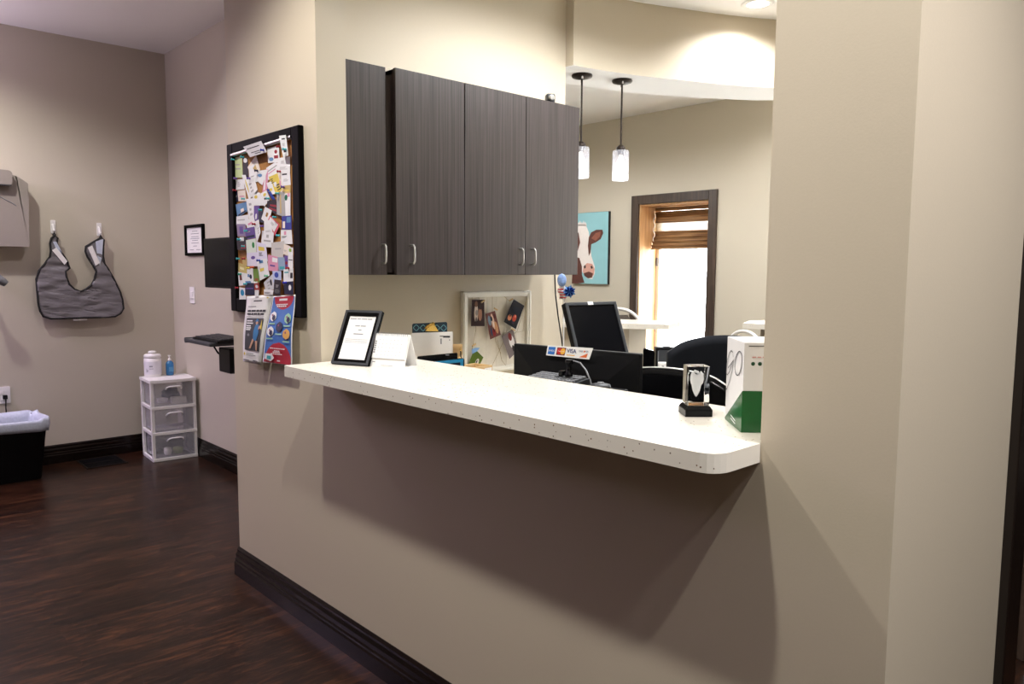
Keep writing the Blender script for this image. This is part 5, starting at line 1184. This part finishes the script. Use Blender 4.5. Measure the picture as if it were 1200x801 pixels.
mb.add(vs, [(k*nn_+i, k*nn_+(i+1) % nn_, (k+1)*nn_+(i+1) % nn_, (k+1)*nn_+i) for k in range(len(rings)-1) for i in range(nn_)], 0, True)
mb.build('bin_liner', 'liner', bn, solid=.002)
# outlet with plug
q = at(0, 463, 'X', XV)
ol_ = thing('power_outlet', 'white power outlet plate with a dark plug above the waste bin', 'outlet', (XV, at(12, 463, 'X', XV).y, q.z))
MB().prism(rounded([(-.115, -.058), (0, -.058), (0, .058), (-.115, .058)], [.006]*4), 'X', 0, .006).build('plate', 'white', ol_, bevel=.002)
for zz in (-.022, .022): MB().box(.006, .008, -.075, -.04, zz-.014, zz+.014).build('socket', 'paper', ol_, bevel=.001)
pu = at(6, 465, 'X', XV+.02)
plg = thing('plug_cord', 'dark plug and cord running down from the wall outlet', 'cord', (XV+.008, pu.y, pu.z))
MB().box(0, .028, -.013, .013, -.014, .014).build('plug', 'black', plg, bevel=.003)
MB().tube([(.026, 0, 0), (.034, 0, -.02), (.030, -.002, -.07), (.028, .0, -.14), (.03, -.02, -.24), (.03, -.04, -.40), (.03, -.08, -.46)], .004, 8).build('cord', 'black', plg)

# certificate, light switch
def ywall(u, v, y=YR): q = at(u, v, 'Y', y); return q
a, b = ywall(220, 299.5), ywall(240, 262)
cf = thing('certificate_frame', 'small black framed certificate on the exam room side wall', 'picture frame', (a.x, YR, a.z))
cw_, chh = b.x-a.x, b.z-a.z; XF = Matrix.Rotation(0, 4, 'X')
fr_(MB(), cw_, chh, .020, -.022, 0, XF).build('frame', 'frameblack', cf, bevel=.003)
MB().box(.018, cw_-.018, -.008, -.004, .018, chh-.018).build('certificate_sheet', 'paper', cf)
mb = MB()
for z, i0, i1 in ((.78, .35, .65), (.70, .28, .72), (.60, .3, .7), (.54, .26, .74), (.48, .34, .66), (.40, .3, .7), (.30, .4, .6), (.18, .2, .42), (.18, .56, .8)): mb.box(cw_*i0, cw_*i1, -.0086, -.008, chh*z, chh*z+.004)
mb.build('certificate_print', 'inkgrey', cf)
a, b = ywall(223.5, 355), ywall(228.5, 336)
ls = thing('light_switch', 'narrow white light switch on the exam room side wall', 'light switch', (a.x, YR, a.z))
MB().box(0, b.x-a.x, -.007, 0, 0, b.z-a.z).build('switch_plate', 'white', ls, bevel=.002)
MB().box(.022, b.x-a.x-.022, -.013, -.007, .035, b.z-a.z-.035).build('rocker', 'white', ls, bevel=.002)

# wall arm workstation
ws = thing('wall_workstation', 'black wall mounted rail with folding keyboard shelf behind the pinboard edge', 'workstation', (-2.36, YR, 0))
MB().box(-.02, .09, -.05, 0, .74, 1.72).build('wall_rail', 'black', ws, bevel=.004)
MB().tube([(.03, -.04, 1.45), (.03, -.14, 1.45)], .028, 12).box(-.03, .09, -.16, -.12, 1.40, 1.50).build('monitor_arm', 'black', ws)
q0 = at(221, 397, 'Y', .42); 
sx0 = q0.x+2.36
MB().box(sx0+.04, .30, -.34, -.05, .936, .960).build('keyboard_shelf', 'dgrey', ws, bevel=.009, seg=3)
MB().tube([(sx0+.03, -.33, .948), (sx0+.03, -.07, .948)], .018, 12).build('palm_rest', 'dgrey', ws)
MB().box(-.02, .16, -.16, -.05, .74, .90).build('cable_box', 'black', ws, bevel=.006)
MB().tube([(0, -.18, .936), (-.04, -.18, .90), (-.03, -.16, .86), (.02, -.14, .84)], .006, 8).build('cable_loop', 'black', ws)
a, b = at(240, 336.5, 'Y', .50), at(276, 277, 'Y', .50)
mn = thing('wall_monitor', 'black monitor on a wall arm beside the framed certificate', 'monitor', (a.x, .50, a.z), R_(0))
mw_ = .50; mh_ = b.z-a.z
MB().box(0, mw_, 0, .04, 0, mh_).build('casing', 'black', mn, bevel=.006)
MB().box(.012, mw_-.012, -.001, .0015, .016, mh_-.012).build('screen', 'screen', mn)
kb2 = thing('keyboard', 'black keyboard on the exam room wall shelf', 'keyboard', (-2.22, .50, .961), 0)
MB().prism([(-.09, 0), (.09, 0), (.09, .022), (-.09, .012)], 'X', -.20, .20).build('key_bed', 'black', kb2, bevel=.003)
mb = MB()
for i in range(18):
    for j in range(5): mb.box(-.19+i*.0212, -.173+i*.0212, -.078+j*.032, -.054+j*.032, .014+.0018*j, .019+.0018*j)
mb.build('keys', 'dgrey', kb2)
MB().tube([(.02, .09, .012), (.04, .13, .03), (.0, .15, .08), (-.04, .13, .05), (-.03, .12, .012)], .004, 8).build('keyboard_cable', 'black', kb2)
for o in bpy.data.objects:
    if o.type == 'MESH' and o.data and len(o.data.materials) == 0: pass
